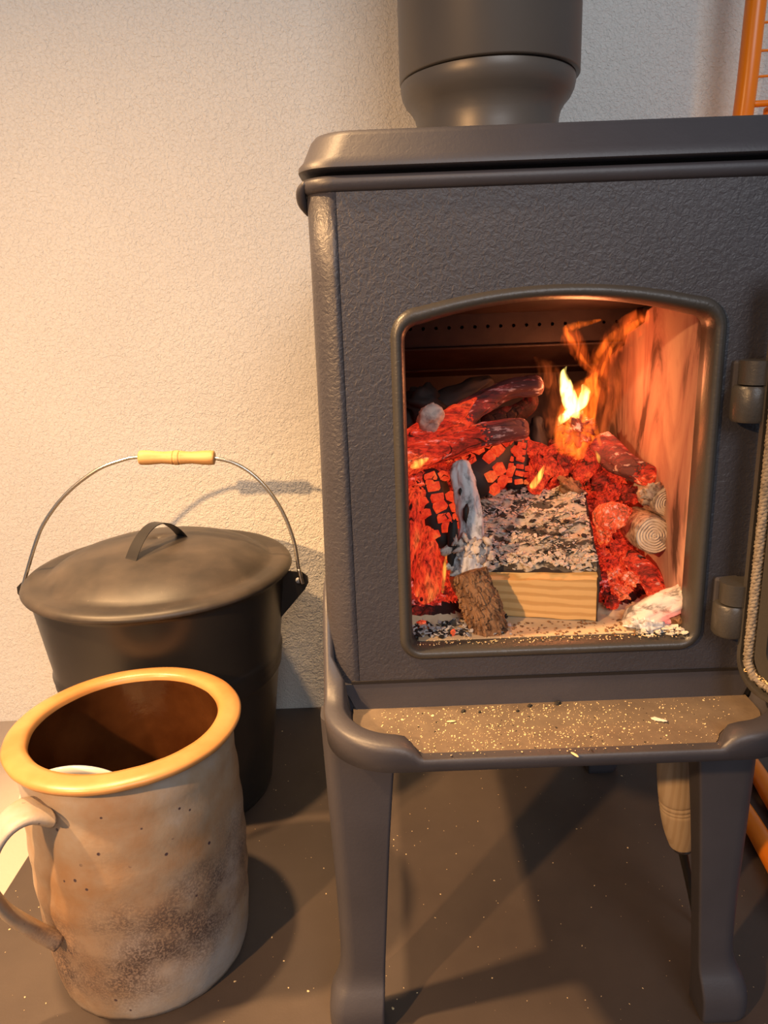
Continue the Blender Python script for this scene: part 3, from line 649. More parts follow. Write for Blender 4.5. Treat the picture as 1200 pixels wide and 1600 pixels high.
def strip_handle(P, W, T):
    Q = catmull(P, 8); Wq = [v[0] for v in catmull([(w_, 0, 0) for w_ in W], 8)]; Tq = [v[0] for v in catmull([(t_, 0, 0) for t_ in T], 8)]
    rings = []; n = len(Q); sd0 = Vector((0.60, -0.80, 0.0)).normalized()
    for i in range(n):
        t = (Q[min(i + 1, n - 1)] - Q[max(i - 1, 0)]).normalized(); sd = (sd0 - t * sd0.dot(t)).normalized(); nr = t.cross(sd)
        ring = []
        for k in range(20):
            a = 2 * math.pi * k / 20; ca, sa = math.cos(a), math.sin(a)
            ring.append(tuple(Q[i] + sd * (Wq[i] * math.copysign(abs(ca) ** 0.75, ca)) + nr * (Tq[i] * (sa * (1 - 0.35 * math.cos(a) ** 2 * 0) - (0.30 if sa > 0 else 0) * sa * (1 - abs(ca))))))
        rings.append(ring)
    return loft(rings)
o = mk('handle', *strip_handle(hp, [0.020, 0.017, 0.0145, 0.0130, 0.0120, 0.0115, 0.0110, 0.0085], [0.0070, 0.0060, 0.0052, 0.0048, 0.0048, 0.0052, 0.0060, 0.0075]), M['stone'], mug); fixn(o)
# ------------------------------------------------------------------ tool behind the right leg
tool = thing('fire_poker', (0.1400, 0.075, 0.0), 'wooden-handled black poker standing behind the right front leg', 'poker')
ta, tb = Vector((0.1167, 0.0650, 0.2207)), Vector((0.1320, 0.0650, 0.1117)); ax_ = (tb - ta)
tp = [0.0, 0.10, 0.25, 0.45, 0.555, 0.57, 0.585, 0.60, 0.615, 0.63, 0.645, 0.66, 0.70, 0.80, 0.90, 0.97, 1.0]
tr = [0.010, 0.0135, 0.0155, 0.0165, 0.0165, 0.0156, 0.0165, 0.0165, 0.0156, 0.0165, 0.0156, 0.0163, 0.0162, 0.0154, 0.0138, 0.0120, 0.0112]
mk('handle', *tube([ta + ax_ * t for t in tp], tr, 28, 2, dome=0.3), M['handle_wood'], tool)
d_ = ax_.normalized()
mk('ferrule', *tube([tb - d_ * 0.001, tb + d_ * 0.005], [0.0088, 0.0084], 20, 2, dome=0.1), M['chrome'], tool)
foot = Vector((0.162, 0.085, 0.003))
mk('shaft', *tube([tb + d_ * 0.004, tb + d_ * 0.010, foot.lerp(tb, 0.4), foot], [0.0055, 0.004, 0.0035, 0.0035], 12, 6, dome=0.5), M['black_paint'], tool)

# ------------------------------------------------------------------ orange chair behind, at the right edge
chair = thing('metal_chair', (0.42, 0.35, 0.0), 'bright orange lacquered tubular chair half hidden behind the stove at the right', 'chair')
rC = 0.0112
pA, pB = Vector((0.309, 0.448, 0.0)), Vector((0.420, 0.452, 0.0))
mk('back_post', *tube([(0.305, 0.475, 0.62), (0.309, 0.452, 0.776), (0.3105, 0.446, 0.895), (0.313, 0.440, 1.05)], [rC] * 4, 24), M['orange'], chair)
mk('back_post', *tube([(0.345, 0.478, 0.62), (0.344, 0.470, 0.70), (0.344, 0.466, 0.788)], [0.0045] * 3, 16), M['orange'], chair)
for zz, rad in ((0.790, 0.0036), (0.818, 0.0014), (0.844, 0.0014), (0.872, 0.0014), (0.90, 0.0014), (0.93, 0.0014), (0.96, 0.0014)):
    mk('back_rung', *tube([(0.310, 0.449, zz), (0.45, 0.449, zz + 0.003), (0.60, 0.449, zz + 0.003)], [rad] * 3, 10), M['orange'], chair)
mk('back_post', *tube([(0.606, 0.475, 0.62), (0.603, 0.452, 0.776), (0.600, 0.440, 1.05)], [rC] * 3, 20), M['orange'], chair)
mk('seat', *loft([rrect(0.30, 0.61, 0.06, 0.478, 0.03, 0.605), rrect(0.30, 0.61, 0.06, 0.478, 0.03, 0.622)]), M['orange'], chair, smooth=False)
mk('sled_runner', *tube([(0.330, 0.462, 0.605), (0.334, 0.470, 0.30), (0.336, 0.468, 0.03), (0.333, 0.440, 0.0125), (0.3260, 0.3097, 0.0122), (0.3195, 0.2597, 0.0122), (0.312, 0.20, 0.0122), (0.308, 0.12, 0.0135), (0.306, 0.085, 0.05), (0.306, 0.08, 0.30), (0.31, 0.09, 0.605)], [0.0108] * 11, 20), M['orange'], chair)
mk('sled_runner', *tube([(0.268, 0.462, 0.605), (0.272, 0.465, 0.30), (0.275, 0.45, 0.05), (0.279, 0.40, 0.0128), (0.2755, 0.2278, 0.0122), (0.2697, 0.1626, 0.0122), (0.258, 0.06, 0.0125), (0.255, 0.03, 0.04), (0.255, 0.03, 0.30), (0.29, 0.08, 0.605)], [0.0108] * 10, 20), M['orange'], chair)

# ------------------------------------------------------------------ fire
FZ = 0.3440
def put(name, geo, material, label, cat, group=None, origin=None, kind=None, mats=None, fm=None, smooth=True):
    V, F = geo; lo = min(v[2] for v in V); c = origin or (sum(v[0] for v in V) / len(V), sum(v[1] for v in V) / len(V), lo)
    o = mk(name, V, F, material, smooth=smooth, origin=c, kind=kind, mats=mats, fm=fm); tag(o, label, cat, group); return o
def thing_at(name, c, label, cat, group=None): return thing(name, c, label, cat, group)
def sect_fm(F, seg, ncap, total, split, rnd):
    """material index 0 before the split, 1 after, ragged edge"""
    fm = []
    for i, f in enumerate(F):
        ring = i // seg; fm.append(0 if ring < split + rnd.uniform(-3, 3) + 2.5 * noise.noise(Vector(((i % seg) * 0.7, 3.1, 0))) else 1)
    return fm
# --- ember bed: a height field heaped up against the rear and the sides
def H(x, y):
    def ss(a, b, t):
        t = min(max((t - a) / (b - a), 0), 1); return t * t * (3 - 2 * t)
    left = (1 - ss(-0.085, -0.045, x)) * ss(0.028, 0.105, y) * 0.082
    mid = ss(0.10, 0.185, y) * 0.098
    right = ss(0.030, 0.055, x) * (ss(0.035, 0.10, y) * 0.046 + ss(0.09, 0.17, y) * 0.040) * (1 - 0.75 * ss(0.058, 0.085, x) * (1 - ss(0.10, 0.15, y)))
    h = max(left, mid, right, 0.0) * (1 - 0.55 * ss(0.19, 0.262, y))
    q = Vector((x * 40, y * 40, 0.7))
    return h, h * 0.16 * noise.fractal(q, 0.9, 2.1, 4) + (0.0016 + 0.03 * h) * noise.fractal(q * 4.0, 0.9, 2.1, 3)
nx, ny = 150, 150; V, F, fm = [], [], []
bx0, bx1, by0, by1 = OX0 + 0.001, OX1 - 0.0005, 0.0215, 0.2605
for j in range(ny + 1):
    for i in range(nx + 1):
        x = bx0 + (bx1 - bx0) * i / nx; y = by0 + (by1 - by0) * j / ny; h, d = H(x, y)
        V.append((x, y, FZ - 0.0012 + h + d + (0.0006 if h > 0.004 else 0)))
for j in range(ny):
    for i in range(nx):
        a = j * (nx + 1) + i; F.append((a, a + 1, a + nx + 2, a + nx + 1))
        x = bx0 + (bx1 - bx0) * i / nx; y = by0 + (by1 - by0) * j / ny; h, d = H(x, y)
        fm.append(0 if h > 0.012 and y < 0.2 else 1 if h > 0.006 else 2)
        if x > 0.055 and y < 0.1 and h > 0.01: fm[-1] = 3
M['e_bed'] = ember('ember_bed_glow', 0.50, 110, 1.0, 0.05, ash=0.3)
M['e_vert'] = ember('ember_upright', 0.72, 80, 1.0, 0.03, stretch=(1, 1, 0.28))
M['e_bed2'] = ember('ember_bed_orange', 0.80, 150, 0.9, 0.06, (0.25, 0.09, 0.04), ash=0.4)
o = put('ember_bed', (V, F), M['e_bed'], 'heaped bed of red glowing embers filling the back of the firebox', 'embers', kind='stuff', origin=(0, 0.15, FZ), mats=[M['e_bed'], M['e_back'], M['hearth'], M['e_bed2']], fm=fm)
# small crumbs of glowing charcoal sunk into the bed
rc = random.Random(3); parts = []
for k in range(650):
    x = rc.uniform(-0.10, 0.09); y = rc.uniform(0.045, 0.20); h, d = H(x, y)
    if h < 0.012 or (x < -0.058 and 0.06 < y < 0.12) or (-0.05 < x < 0.02 and y > 0.115): continue
    s = rc.uniform(0.0012, 0.0034)
    parts.append(lump((x, y, FZ + h + d + s * 0.3), (s, s * rc.uniform(0.5, 1), s * rc.uniform(0.4, 0.8)), k, 0.5, (rc.uniform(0, 3), rc.uniform(0, 3), rc.uniform(0, 3)), 4, 0.5))
put('charcoal_crumbs', join(parts), M['e_mid'], 'small crumbs of glowing charcoal scattered over the ember bed', 'embers', kind='stuff', smooth=False)

# --- split log, its near face still fresh wood, its upper side burnt to ash
A = [(-0.0740, 0.0585, 0.3450), (-0.0745, 0.0600, 0.3716), (-0.0716, 0.0690, 0.3746), (-0.0408, 0.1480, 0.4170), (-0.046, 0.152, 0.350)]
B = [(0.0360, 0.0308, 0.3450), (0.0362, 0.0310, 0.3781), (0.0384, 0.0390, 0.3812), (0.0471, 0.1200, 0.4218), (0.030, 0.126, 0.350)]
log = thing('split_log', (-0.02, 0.085, FZ), 'square split firewood log with pale wood near face and ash-covered top', 'log')
secs = []
for k in range(25):
    t = k / 24; ring = []
    for a, b in zip(A, B):
        p = Vector(a).lerp(Vector(b), t); p.z += 0.0008 * noise.noise(Vector((t * 7, p.y * 30, 2))); p.y += 0.0006 * noise.noise(Vector((t * 9, p.z * 40, 5))); ring.append(tuple(p))
    secs.append(ring)
V, F = loft(secs)
fmm = []
for i, f in enumerate(F[:24 * 5]):
    s = i % 5; fmm.append(0 if s == 0 else 1 if s == 1 else 2)
fmm += [2, 2]
M['char'] = simple('charred_wood', (0.02, 0.012, 0.009), 0.8, bs=140, bstr=0.8, bd=0.001, var=(0.05, 0.028, 0.018), vs=60)
fixn(mk('split_wood', V, F, M['pine'], log, smooth=False, mats=[M['pine'], M['pine_top'], M['char']], fm=fmm))
# scorched right end and the black line along the right edge
mk('charred_edge', *tube([tuple(Vector(b) + Vector((0.0006, -0.0002, 0))) for b in (B[0], B[1], B[2], B[3])], [0.0007, 0.0009, 0.0011, 0.002], 10, 8, 0.0008, 200, 4), M['char'], log)
# ash crust
NX, NY = 110, 80; V, F = [], []
for j in range(NY + 1):
    for i in range(NX + 1):
        s, t = i / NX, j / NY
        ragged = 0.03 + 0.07 * noise.noise(Vector((s * 6, 1.3, 0))) + 0.03 * noise.noise(Vector((s * 25, 1.3, 0)))
        tt = ragged + (1 - ragged) * t
        p = Vector(A[2]).lerp(Vector(B[2]), s).lerp(Vector(A[3]).lerp(Vector(B[3]), s), tt)
        q = Vector((s * 5, t * 9, 0)); d = 0.0030 + 0.0040 * noise.fractal(q, 0.8, 2.2, 5) + 0.0022 * abs(noise.noise(q * 3.1))
        if j == 0 or i in (0, NX): d = -0.0006
        d += 0.006 * max(0, noise.noise(Vector((s * 3 + 4, 0.3, 0)))) * t * t
        if s > 0.72: d += 0.009 * math.exp(-((s - 0.86) / 0.08) ** 2) * t ** 3
        p += Vector((0, -0.35, 0.94)) * d; V.append(tuple(p))
for j in range(NY):
    for i in range(NX):
        a = j * (NX + 1) + i; F.append((a, a + 1, a + NX + 2, a + NX + 1))
crust = mk('ash_crust', V, F, M['ashcrust'], log)
rf = random.Random(11); pw, pg, pk = [], [], []
for k in range(2300):
    s, t = rf.random(), rf.random() ** 0.9 * 0.97 + 0.02; i, j = int(s * NX), int(t * NY); p = Vector(V[j * (NX + 1) + i])
    sz = rf.choice((0.0009, 0.0013, 0.0018, 0.0028)) * rf.uniform(0.7, 1.2); n = noise.fractal(Vector((s * 5, t * 8, 4)), 0.8, 2, 3)
    f = flake(p + Vector((0, -0.0003, 0.0009)), sz, rf, 0.22)
    if n < -0.02 and rf.random() < 0.8: continue
    p.z += max(0, n) * 0.004
    (pk if n < -0.12 else pg if (s < 0.35 and n < 0.25) or n < 0.02 else pw).append(f)  # more grey at the left, tan to the right: warm lamplight put into flake colour
# pale curls along the near edge
for k in range(240):
    s = rf.uniform(0.02, 0.99); t = rf.uniform(0.01, 0.13) ** 1.0 * (1.6 if s < 0.35 else 1.0); i, j = int(s * NX), int(t * NY); p = Vector(V[j * (NX + 1) + i])
    pw.append(flake(p + Vector((0, -0.001, 0.0014)), rf.uniform(0.0012, 0.0036), rf, 0.3))
M['ash_warmlit'] = simple('warm_lit_ash_flake', (0.54, 0.43, 0.31), 0.9, var=(0.68, 0.58, 0.46), vs=120)  # tan carries the warm lamplight on the ash
o = mk('pale_ash_flakes', *join(pw), M['ash_warmlit'], crust, smooth=False, kind='stuff')
o = mk('grey_ash_flakes', *join(pg), M['ashgrey'], crust, smooth=False, kind='stuff')
o = mk('char_flakes', *join(pk), M['charflake'], crust, smooth=False, kind='stuff')
mk('charred_knob', *lump((0.0355, 0.1120, 0.4297), (0.012, 0.007, 0.0065), 8, 0.6, (0, 0.5, 0.2), 16, 0.2, 2.5), M['bark'], log)

# --- bark stick leaning in front
P = [(-0.0457, 0.0250, 0.3330), (-0.0491, 0.0285, 0.3547), (-0.0549, 0.0320, 0.3716), (-0.0587, 0.0360, 0.3846)]
stick = thing('bark_stick', tuple(P[0]), 'short brown bark-covered stick leaning on the split log at the front', 'stick')
mk('bark', *tube(P, [0.0142, 0.0140, 0.0132, 0.0120], 64, 14, 0.0009, 170, 3, dome=0.25, ridge=0.4, stretch=0.6), M['bark'], stick)
rb = random.Random(5); pcs = []
C0 = catmull(P, 12)
for k in range(420):
    i = rb.randrange(1, len(C0) - 1); t = (C0[i + 1] - C0[i - 1]).normalized(); rr = 0.0138 if i < 22 else 0.0130 - 0.0008 * (i - 22) / 14
    u = t.orthogonal().normalized(); v = t.cross(u); a = rb.uniform(0, 6.28); c = C0[i] + (u * math.cos(a) + v * math.sin(a)) * rr
    pcs.append(lump(c, (0.0014, 0.0006 + 0.0007, rb.uniform(0.0016, 0.0032)), k, 0.5, (0.5 + rb.uniform(-.3, .3), rb.uniform(-.2, .2), a), 4, 0.7))
mk('bark_scales', *join(pcs), M['bark'], stick, smooth=False, kind='stuff')
pcs = [flake((-0.0700, 0.0340, 0.3858), 0.003, rb, 0.4), flake((-0.0735, 0.0300, 0.3680), 0.0022, rb, 0.4)]

# --- ash-white stick standing upright beside it
P = [(-0.0577, 0.0520, 0.3808), (-0.0579, 0.0580, 0.3961), (-0.0552, 0.0630, 0.4153), (-0.0565, 0.0680, 0.4346), (-0.0599, 0.0720, 0.4517), (-0.0601, 0.0740, 0.4619)]
o = put('ashen_stick', tube(P, [0.0135, 0.0125, 0.0098, 0.0092, 0.0085, 0.0062], 56, 12, 0.0026, 120, 9, dome=0.5, stretch=0.35), M['ashwhite'], 'upright stick burnt to white ash standing behind the bark stick', 'stick', origin=tuple(P[0]))
pcs = []
for k in range(60):
    s = rb.random(); c = Vector((-0.0667, 0.0460, 0.3901)).lerp(Vector((-0.0471, 0.0500, 0.3983)), s) + Vector((rb.uniform(-0.012, 0.008), rb.uniform(-0.003, 0.004), rb.uniform(-0.010, 0.016)))
    pcs.append(lump(c, (rb.uniform(0.0018, 0.0048), 0.0018, rb.uniform(0.002, 0.005)), k, 0.7, (rb.uniform(-1, 1), rb.uniform(-1, 1), rb.uniform(0, 3)), 6, 0.2, 2.5))
M['ashpink'] = ash_mat('ash_peel', (0.66, 0.55, 0.46), (0.30, 0.24, 0.22), 0.34, 160, soft=0.2)
mk('peeling_ash', *join(pcs), M['ashpink'], o, kind='stuff')
mk('black_crack', *lump((-0.0597, 0.0535, 0.4274), (0.0022, 0.0022, 0.0075), 2, 0.5, (0, 0.1, 0), 8), M['charflake'], o)
mk('black_crack', *lump((-0.0706, 0.0500, 0.4044), (0.0040, 0.0040, 0.0180), 6, 0.4, (0, 0.06, 0), 10), M['charflake'], o)
mk('black_crack', *lump((-0.0631, 0.0620, 0.4425), (0.0012, 0.0016, 0.0028), 2, 0.5, (0, 0.1, 0), 8), M['charflake'], o)

# --- two long glowing logs at the upper left
P = [(-0.1048, 0.1000, 0.4646), (-0.0877, 0.1050, 0.4746), (-0.0645, 0.1120, 0.4873), (-0.0428, 0.1180, 0.5003), (-0.0186, 0.1220, 0.5110), (0.0066, 0.1220, 0.5142)]
V, F = tube(P, [0.0155, 0.0165, 0.0130, 0.0105, 0.0095, 0.0088], 48, 16, 0.0032, 90, 21, dome=0.7, stretch=0.25, ridge=0.2)
o = put('upper_glowing_log', (V, F), M['e_log'], 'upper of two curved logs at the top left, glowing red with a charred mauve tip', 'log', mats=[M['e_log'], M['e_char']], fm=sect_fm(F, 48, 3, 0, 42, rb), origin=tuple(P[0]))
mk('split_tongue', *tube([(-0.0806, 0.1000, 0.4846), (-0.0682, 0.1000, 0.4944), (-0.0565, 0.1030, 0.4997), (-0.0446, 0.1080, 0.5078)], [0.007, 0.0075, 0.0055, 0.0012], 24, 8, 0.002, 110, 4), M['e_log'], o)
P = [(-0.1063, 0.0880, 0.4619), (-0.0854, 0.0950, 0.4680), (-0.0630, 0.1030, 0.4719), (-0.0361, 0.1100, 0.4781), (-0.0062, 0.1160, 0.4802)]
V, F = tube(P, [0.0125, 0.0120, 0.0105, 0.0095, 0.0088], 48, 16, 0.0030, 90, 33, dome=0.7, stretch=0.25, ridge=0.2)
o = put('lower_glowing_log', (V, F), M['e_log'], 'lower of two curved logs at the top left, orange-red with a grey scorched tip', 'log', mats=[M['e_log'], M['e_char']], fm=sect_fm(F, 48, 3, 0, 48, rb), origin=tuple(P[0]))
o = put('ash_tipped_stub', tube([(-0.0837, 0.1150, 0.4823), (-0.0826, 0.0980, 0.4937), (-0.0817, 0.0880, 0.5011)], [0.010, 0.0105, 0.0085], 32, 8, 0.003, 110, 8), M['ashpink'], 'short stub with a pale ashy end above the upper glowing log', 'stick', origin=(-0.0837, 0.1150, 0.4823))
o = put('black_charcoal_lump', lump((-0.0854, 0.1500, 0.5012), (0.016, 0.012, 0.013), 4, 0.5, (0, 0.2, 0), 16), M['charflake'], 'black charcoal lump behind the ash-tipped stub at the left', 'charcoal')
o = put('rear_charred_log', tube([(-0.1009, 0.1650, 0.4789), (-0.0620, 0.1650, 0.4985), (-0.0246, 0.1700, 0.5139)], [0.014, 0.012, 0.006], 28, 10, 0.004, 90, 5), M['charflake'], 'black charred log lying behind the upper glowing log', 'log')
o = put('charred_post', tube([(0.0176, 0.1500, 0.4456), (0.0167, 0.1550, 0.4619), (0.0151, 0.1600, 0.4810)], [0.009, 0.0085, 0.0045], 24, 8, 0.004, 110, 6), M['charflake'], 'short black charcoal stub standing right of the two curved logs', 'charcoal')
o = put('charred_cross_stick', tube([(-0.0314, 0.1350, 0.4837), (-0.0099, 0.1400, 0.4887), (0.0041, 0.1400, 0.4979), (0.0048, 0.1360, 0.5081)], [0.008, 0.0085, 0.0075, 0.004], 24, 8, 0.003, 110, 9), M['e_back'], 'dark charred piece wedged between the two curved logs', 'charcoal')

# --- cracked glowing logs: the surface has shrunk into separate cubes
def cracked(name, label, c0, c1, rad, rows, cols, size, seed, material, face, skip=()):
    c0, c1 = Vector(c0), Vector(c1); ax = (c1 - c0).normalized(); L = (c1 - c0).length
    t = thing(name, tuple(c0), label, 'log')
    mk('charred_core', *tube([c0, c0.lerp(c1, 0.5), c1], [rad * 0.90] * 3, 28, 8, 0.0015, 100, seed), M['charflake'], t)
    u = Vector(face); u = (u - ax * u.dot(ax)).normalized(); w_ = ax.cross(u); rn = random.Random(seed)
    for i in range(rows):
        for j in range(cols):
            if (i, j) in skip: continue
            s = (i + 0.5) / rows; a = math.radians(-75 + 150 * (j + 0.5) / cols); off = 0.35 if i % 2 else 0
            d = u * math.cos(a) + w_ * math.sin(a); c = c0 + ax * (L * s + rn.uniform(-0.1, 0.1) * L / rows) + d * (rad + rn.uniform(-0.0012, 0.0008))
            ex = d; ey = ax; ez = ex.cross(ey); Mx = Matrix((ex, ey, ez)).transposed() @ Euler((rn.uniform(-.25, .25), rn.uniform(-.12, .12), rn.uniform(-.12, .12))).to_matrix()
            hs = (size * 0.55, L / rows * 0.36 * rn.uniform(0.85, 1.05), rad * math.radians(150) / cols * 0.37 * rn.uniform(0.85, 1.05))
            Vb = []
            for sx in (-1, 1):
                for sy in (-1, 1):
                    for sz in (-1, 1):
                        v = Vector((sx * hs[0], sy * hs[1] * rn.uniform(0.85, 1.1), sz * hs[2] * rn.uniform(0.85, 1.1))); Vb.append(tuple(c + Mx @ v))
            o = mk('char_block', Vb, [(0, 1, 3, 2), (4, 6, 7, 5), (0, 4, 5, 1), (2, 3, 7, 6), (0, 2, 6, 4), (1, 5, 7, 3)], material, t, smooth=False); fixn(o)
            bevel(o, 0.0007, 2)
    return t
cracked('cracked_ember_log', 'glowing log cracked into cubes at the left, beside the white ash stick', (-0.0722, 0.0700, 0.4001), (-0.0853, 0.1050, 0.4415), 0.016, 6, 3, 0.006, 4, M['e_block'], (0.15, -1, 0.15), {(1, 0), (4, 2)})
cracked('cubed_ember_log', 'glowing log broken into small cubes right behind the split log', (-0.0469, 0.1300, 0.4342), (-0.0052, 0.1650, 0.4609), 0.020, 5, 4, 0.007, 9, M['e_block'], (0.1, -1, 0.25), {(0, 1), (2, 2), (3, 0), (4, 3)})
cracked('rear_cubed_log', 'glowing crumbling log rising behind the middle of the split log', (-0.0060, 0.1400, 0.4269), (-0.0012, 0.1500, 0.4623), 0.011, 6, 3, 0.005, 12, M['e_block'], (0, -1, 0.1), {(3, 2), (5, 0)})
# big upright glowing piece low on the left
P = [(-0.0917, 0.0600, 0.3484), (-0.0893, 0.0660, 0.3732), (-0.0863, 0.0720, 0.3979), (-0.0849, 0.0750, 0.4097)]
o = put('orange_ember_chunk', tube(P, [0.0125, 0.0145, 0.0115, 0.0085], 40, 10, 0.0030, 90, 14, dome=0.3, stretch=0.2, ridge=0.3), M['e_vert'], 'large upright orange ember chunk low on the left', 'ember', origin=tuple(P[0]))
P = [(-0.0814, 0.0600, 0.3507), (-0.0800, 0.0620, 0.3662), (-0.0799, 0.0660, 0.3809)]
o = put('pointed_ember', tube(P, [0.0060, 0.0085, 0.0060], 24, 8, 0.002, 90, 15, dome=0.6), M['e_hot'], 'pointed ember left of the split log, low by the floor', 'ember')
P = [(-0.1032, 0.0750, 0.3704), (-0.0991, 0.0800, 0.4013), (-0.0957, 0.0900, 0.4358)]
o = put('left_edge_ember', tube(P, [0.010, 0.012, 0.010], 32, 8, 0.003, 90, 16, dome=0.4, stretch=0.2), M['e_vert'], 'tall glowing ember at the far left edge of the fire', 'ember')
P = [(-0.0788, 0.0620, 0.3481), (-0.0936, 0.0550, 0.3462), (-0.1047, 0.0550, 0.3483)]
o = put('dull_red_charcoal', tube(P, [0.006, 0.008, 0.008], 28, 8, 0.003, 90, 17), M['e_dull'], 'dull brown-red charcoal on the floor left of the split log', 'charcoal')
# curled glowing pieces in the middle
labs = ['curled orange ember behind the split log, left of the flame foot', 'curled ember below the flame, right behind the split log', 'short forked ember touching the back of the split log', 'ring-shaped curled ember right of the flame foot']
cpts = [((0.0178, 0.1250, 0.4396), (0.0177, 0.1380, 0.4525), (0.0035, 0.1450, 0.4602)), ((0.0264, 0.1220, 0.4399), (0.0234, 0.1340, 0.4520), (0.0407, 0.1420, 0.4565)), ((0.0067, 0.1200, 0.4272), (0.0134, 0.1270, 0.4404), (0.0103, 0.1340, 0.4503)), ((0.0433, 0.1180, 0.4374), (0.0532, 0.1220, 0.4477), (0.0457, 0.1300, 0.4586))]
for k, (pp, lb) in enumerate(zip(cpts, labs)):
    put('curled_ember', tube(pp, [0.0065, 0.0075, 0.0055], 28, 10, 0.003, 100, 40 + k, dome=0.6, ridge=0.3), M['e_hot'], lb, 'ember')
# coals
rk = random.Random(21)
coal_labels = ["small glowing coal just left of the white ash stick's top", 'small glowing coal left of the ash stick, under the curved logs', 'glowing coal at the left edge below the lower curved log', 'dull coal under the middle of the lower curved log', 'small coal between the cubed logs behind the split log', "small coal right under the main flame's foot", "hot coal behind the middle of the split log's top edge", 'dull red coal left of the flame foot', "hot coal right of the split log's far corner", 'hot coal above the glowing branch stub', 'glowing coal below the left end of the dark mauve log', 'glowing coal left of the cracked pale branch end', 'hot coal under the middle of the dark mauve log', 'orange coal just left of the glowing branch stub', 'orange coal under the cracked pale branch', "hot coal beside the right end of the split log's ash crust", 'orange coal low on the right, below the lining glow piece', "glowing coal at the foot of the split log's right end", 'small orange coal left of the lining glow piece', 'hot coal below the glowing branch stub']
for k, (px_, py_, yy, s, mm) in enumerate([
    ((-0.0605, 0.1200, 0.4464), 0, 0, 0.0085, 'e_mid'), ((-0.0732, 0.1100, 0.4453), 0, 0, 0.0080, 'e_mid'), ((-0.0940, 0.0980, 0.4456), 0, 0, 0.0090, 'e_log'), ((-0.0400, 0.1400, 0.4527), 0, 0, 0.0080, 'e_dull'),
    ((-0.0237, 0.1380, 0.4412), 0, 0, 0.0062, 'e_mid'), ((0.0325, 0.1300, 0.4463), 0, 0, 0.0080, 'e_mid'), ((0.0076, 0.1280, 0.4365), 0, 0, 0.0070, 'e_hot'), ((0.0327, 0.1600, 0.4546), 0, 0, 0.0085, 'e_dull'),
    ((0.0604, 0.1000, 0.4164), 0, 0, 0.0090, 'e_hot'), ((0.0704, 0.1080, 0.4249), 0, 0, 0.0085, 'e_hot'), ((0.0630, 0.1200, 0.4306), 0, 0, 0.0085, 'e_mid'), ((0.0811, 0.1000, 0.4254), 0, 0, 0.0080, 'e_mid'),
    ((0.0763, 0.1200, 0.4357), 0, 0, 0.0080, 'e_hot'), ((0.0567, 0.0850, 0.3990), 0, 0, 0.0080, 'e_bed2'), ((0.0738, 0.0920, 0.4126), 0, 0, 0.0070, 'e_bed2'), ((0.0551, 0.0680, 0.3776), 0, 0, 0.0075, 'e_hot'),
    ((0.0611, 0.0520, 0.3591), 0, 0, 0.0070, 'e_bed2'), ((0.0520, 0.0460, 0.3538), 0, 0, 0.0065, 'e_mid'), ((0.0695, 0.0560, 0.3679), 0, 0, 0.0060, 'e_bed2'), ((0.0654, 0.0780, 0.3873), 0, 0, 0.0070, 'e_hot')]):
    put('glowing_coal', lump(px_, (s, s * 0.8, s * rk.uniform(0.65, 0.95)), 60 + k, 0.55, (rk.uniform(-.5, .5), rk.uniform(-.5, .5), rk.uniform(0, 3)), 18, 0.35, 2.2), M[mm], coal_labels[k], 'coal', group='glowing coals in the ember bed')

# --- dark log on the right, round branches with ashy ends
P = [(0.0566, 0.1250, 0.4656), (0.0658, 0.1150, 0.4552), (0.0800, 0.1000, 0.4454), (0.0940, 0.0850, 0.4429)]
P = [(0.0619, 0.1300, 0.4634), (0.0690, 0.1220, 0.4559), (0.0799, 0.1000, 0.4470), (0.0898, 0.0820, 0.4442)]
V, F = tube(P, [0.0120, 0.0125, 0.0105, 0.0085], 44, 14, 0.0036, 100, 51, dome=0.4, ridge=0.4, stretch=0.25)
put('dark_mauve_log', (V, F), M['e_char'], 'dark charred log sloping down to the right below the flame', 'log', mats=[M['e_char'], M['e_log']], fm=sect_fm(F, 44, 3, 0, 38, rb), origin=tuple(P[-1]))
def branch(p_end, p_back, r, label, seed, name):
    a, b = Vector(p_back), Vector(p_end); t = thing(name, tuple(b), label, 'branch')
    mk('bark', *tube([a, a.lerp(b, 0.5), b], [r * 0.95, r, r * 0.97], 40, 12, 0.0018, 110, seed, dome=0.15, ridge=0.3), M['charash'], t)
    ax = (b - a).normalized(); u = ax.orthogonal().normalized(); v = ax.cross(u); rings = []
    NR = 26
    for k in range(NR + 1):
        rr = r * 0.90 * (1 - k / NR) + 1e-5; hgt = 0.0016 + 0.0010 * math.cos(k * 1.55) + 0.0016 * (k / NR); ring = []
        for i in range(40):
            an = 2 * math.pi * i / 40; w_ = rr * (1 + 0.10 * noise.noise(Vector((math.cos(an) * 1.2 + seed, math.sin(an) * 1.2, 0)))); h2 = hgt
            if abs(((an - 1.9 + math.pi) % (2 * math.pi)) - math.pi) < 0.10 * (1 + 2 * (1 - k / NR)) and k < NR * 0.7: h2 -= 0.0020
            ring.append(tuple(b + u * (w_ * math.cos(an)) + v * (w_ * math.sin(an)) + ax * (h2 + 0.0006 * noise.noise(Vector((rr * 900, an * 2, seed))))))
        rings.append(ring)
    mk('ashen_end', *loft(rings, False, True), M['ashend'], t); return t
M['ashend'] = ash_mat('ashen_cut_end', (0.78, 0.63, 0.47), (0.36, 0.22, 0.15), 0.30, 60, soft=0.2)
branch((0.0854, 0.0560, 0.4036), (0.0879, 0.1050, 0.3985), 0.0150, 'round branch with a ringed ashy cut end, lower of two at the right', 3, 'round_branch')
branch((0.0970, 0.0620, 0.4277), (0.0948, 0.1050, 0.4280), 0.0118, 'round branch with a cracked pale end, upper of two at the right', 8, 'round_branch')
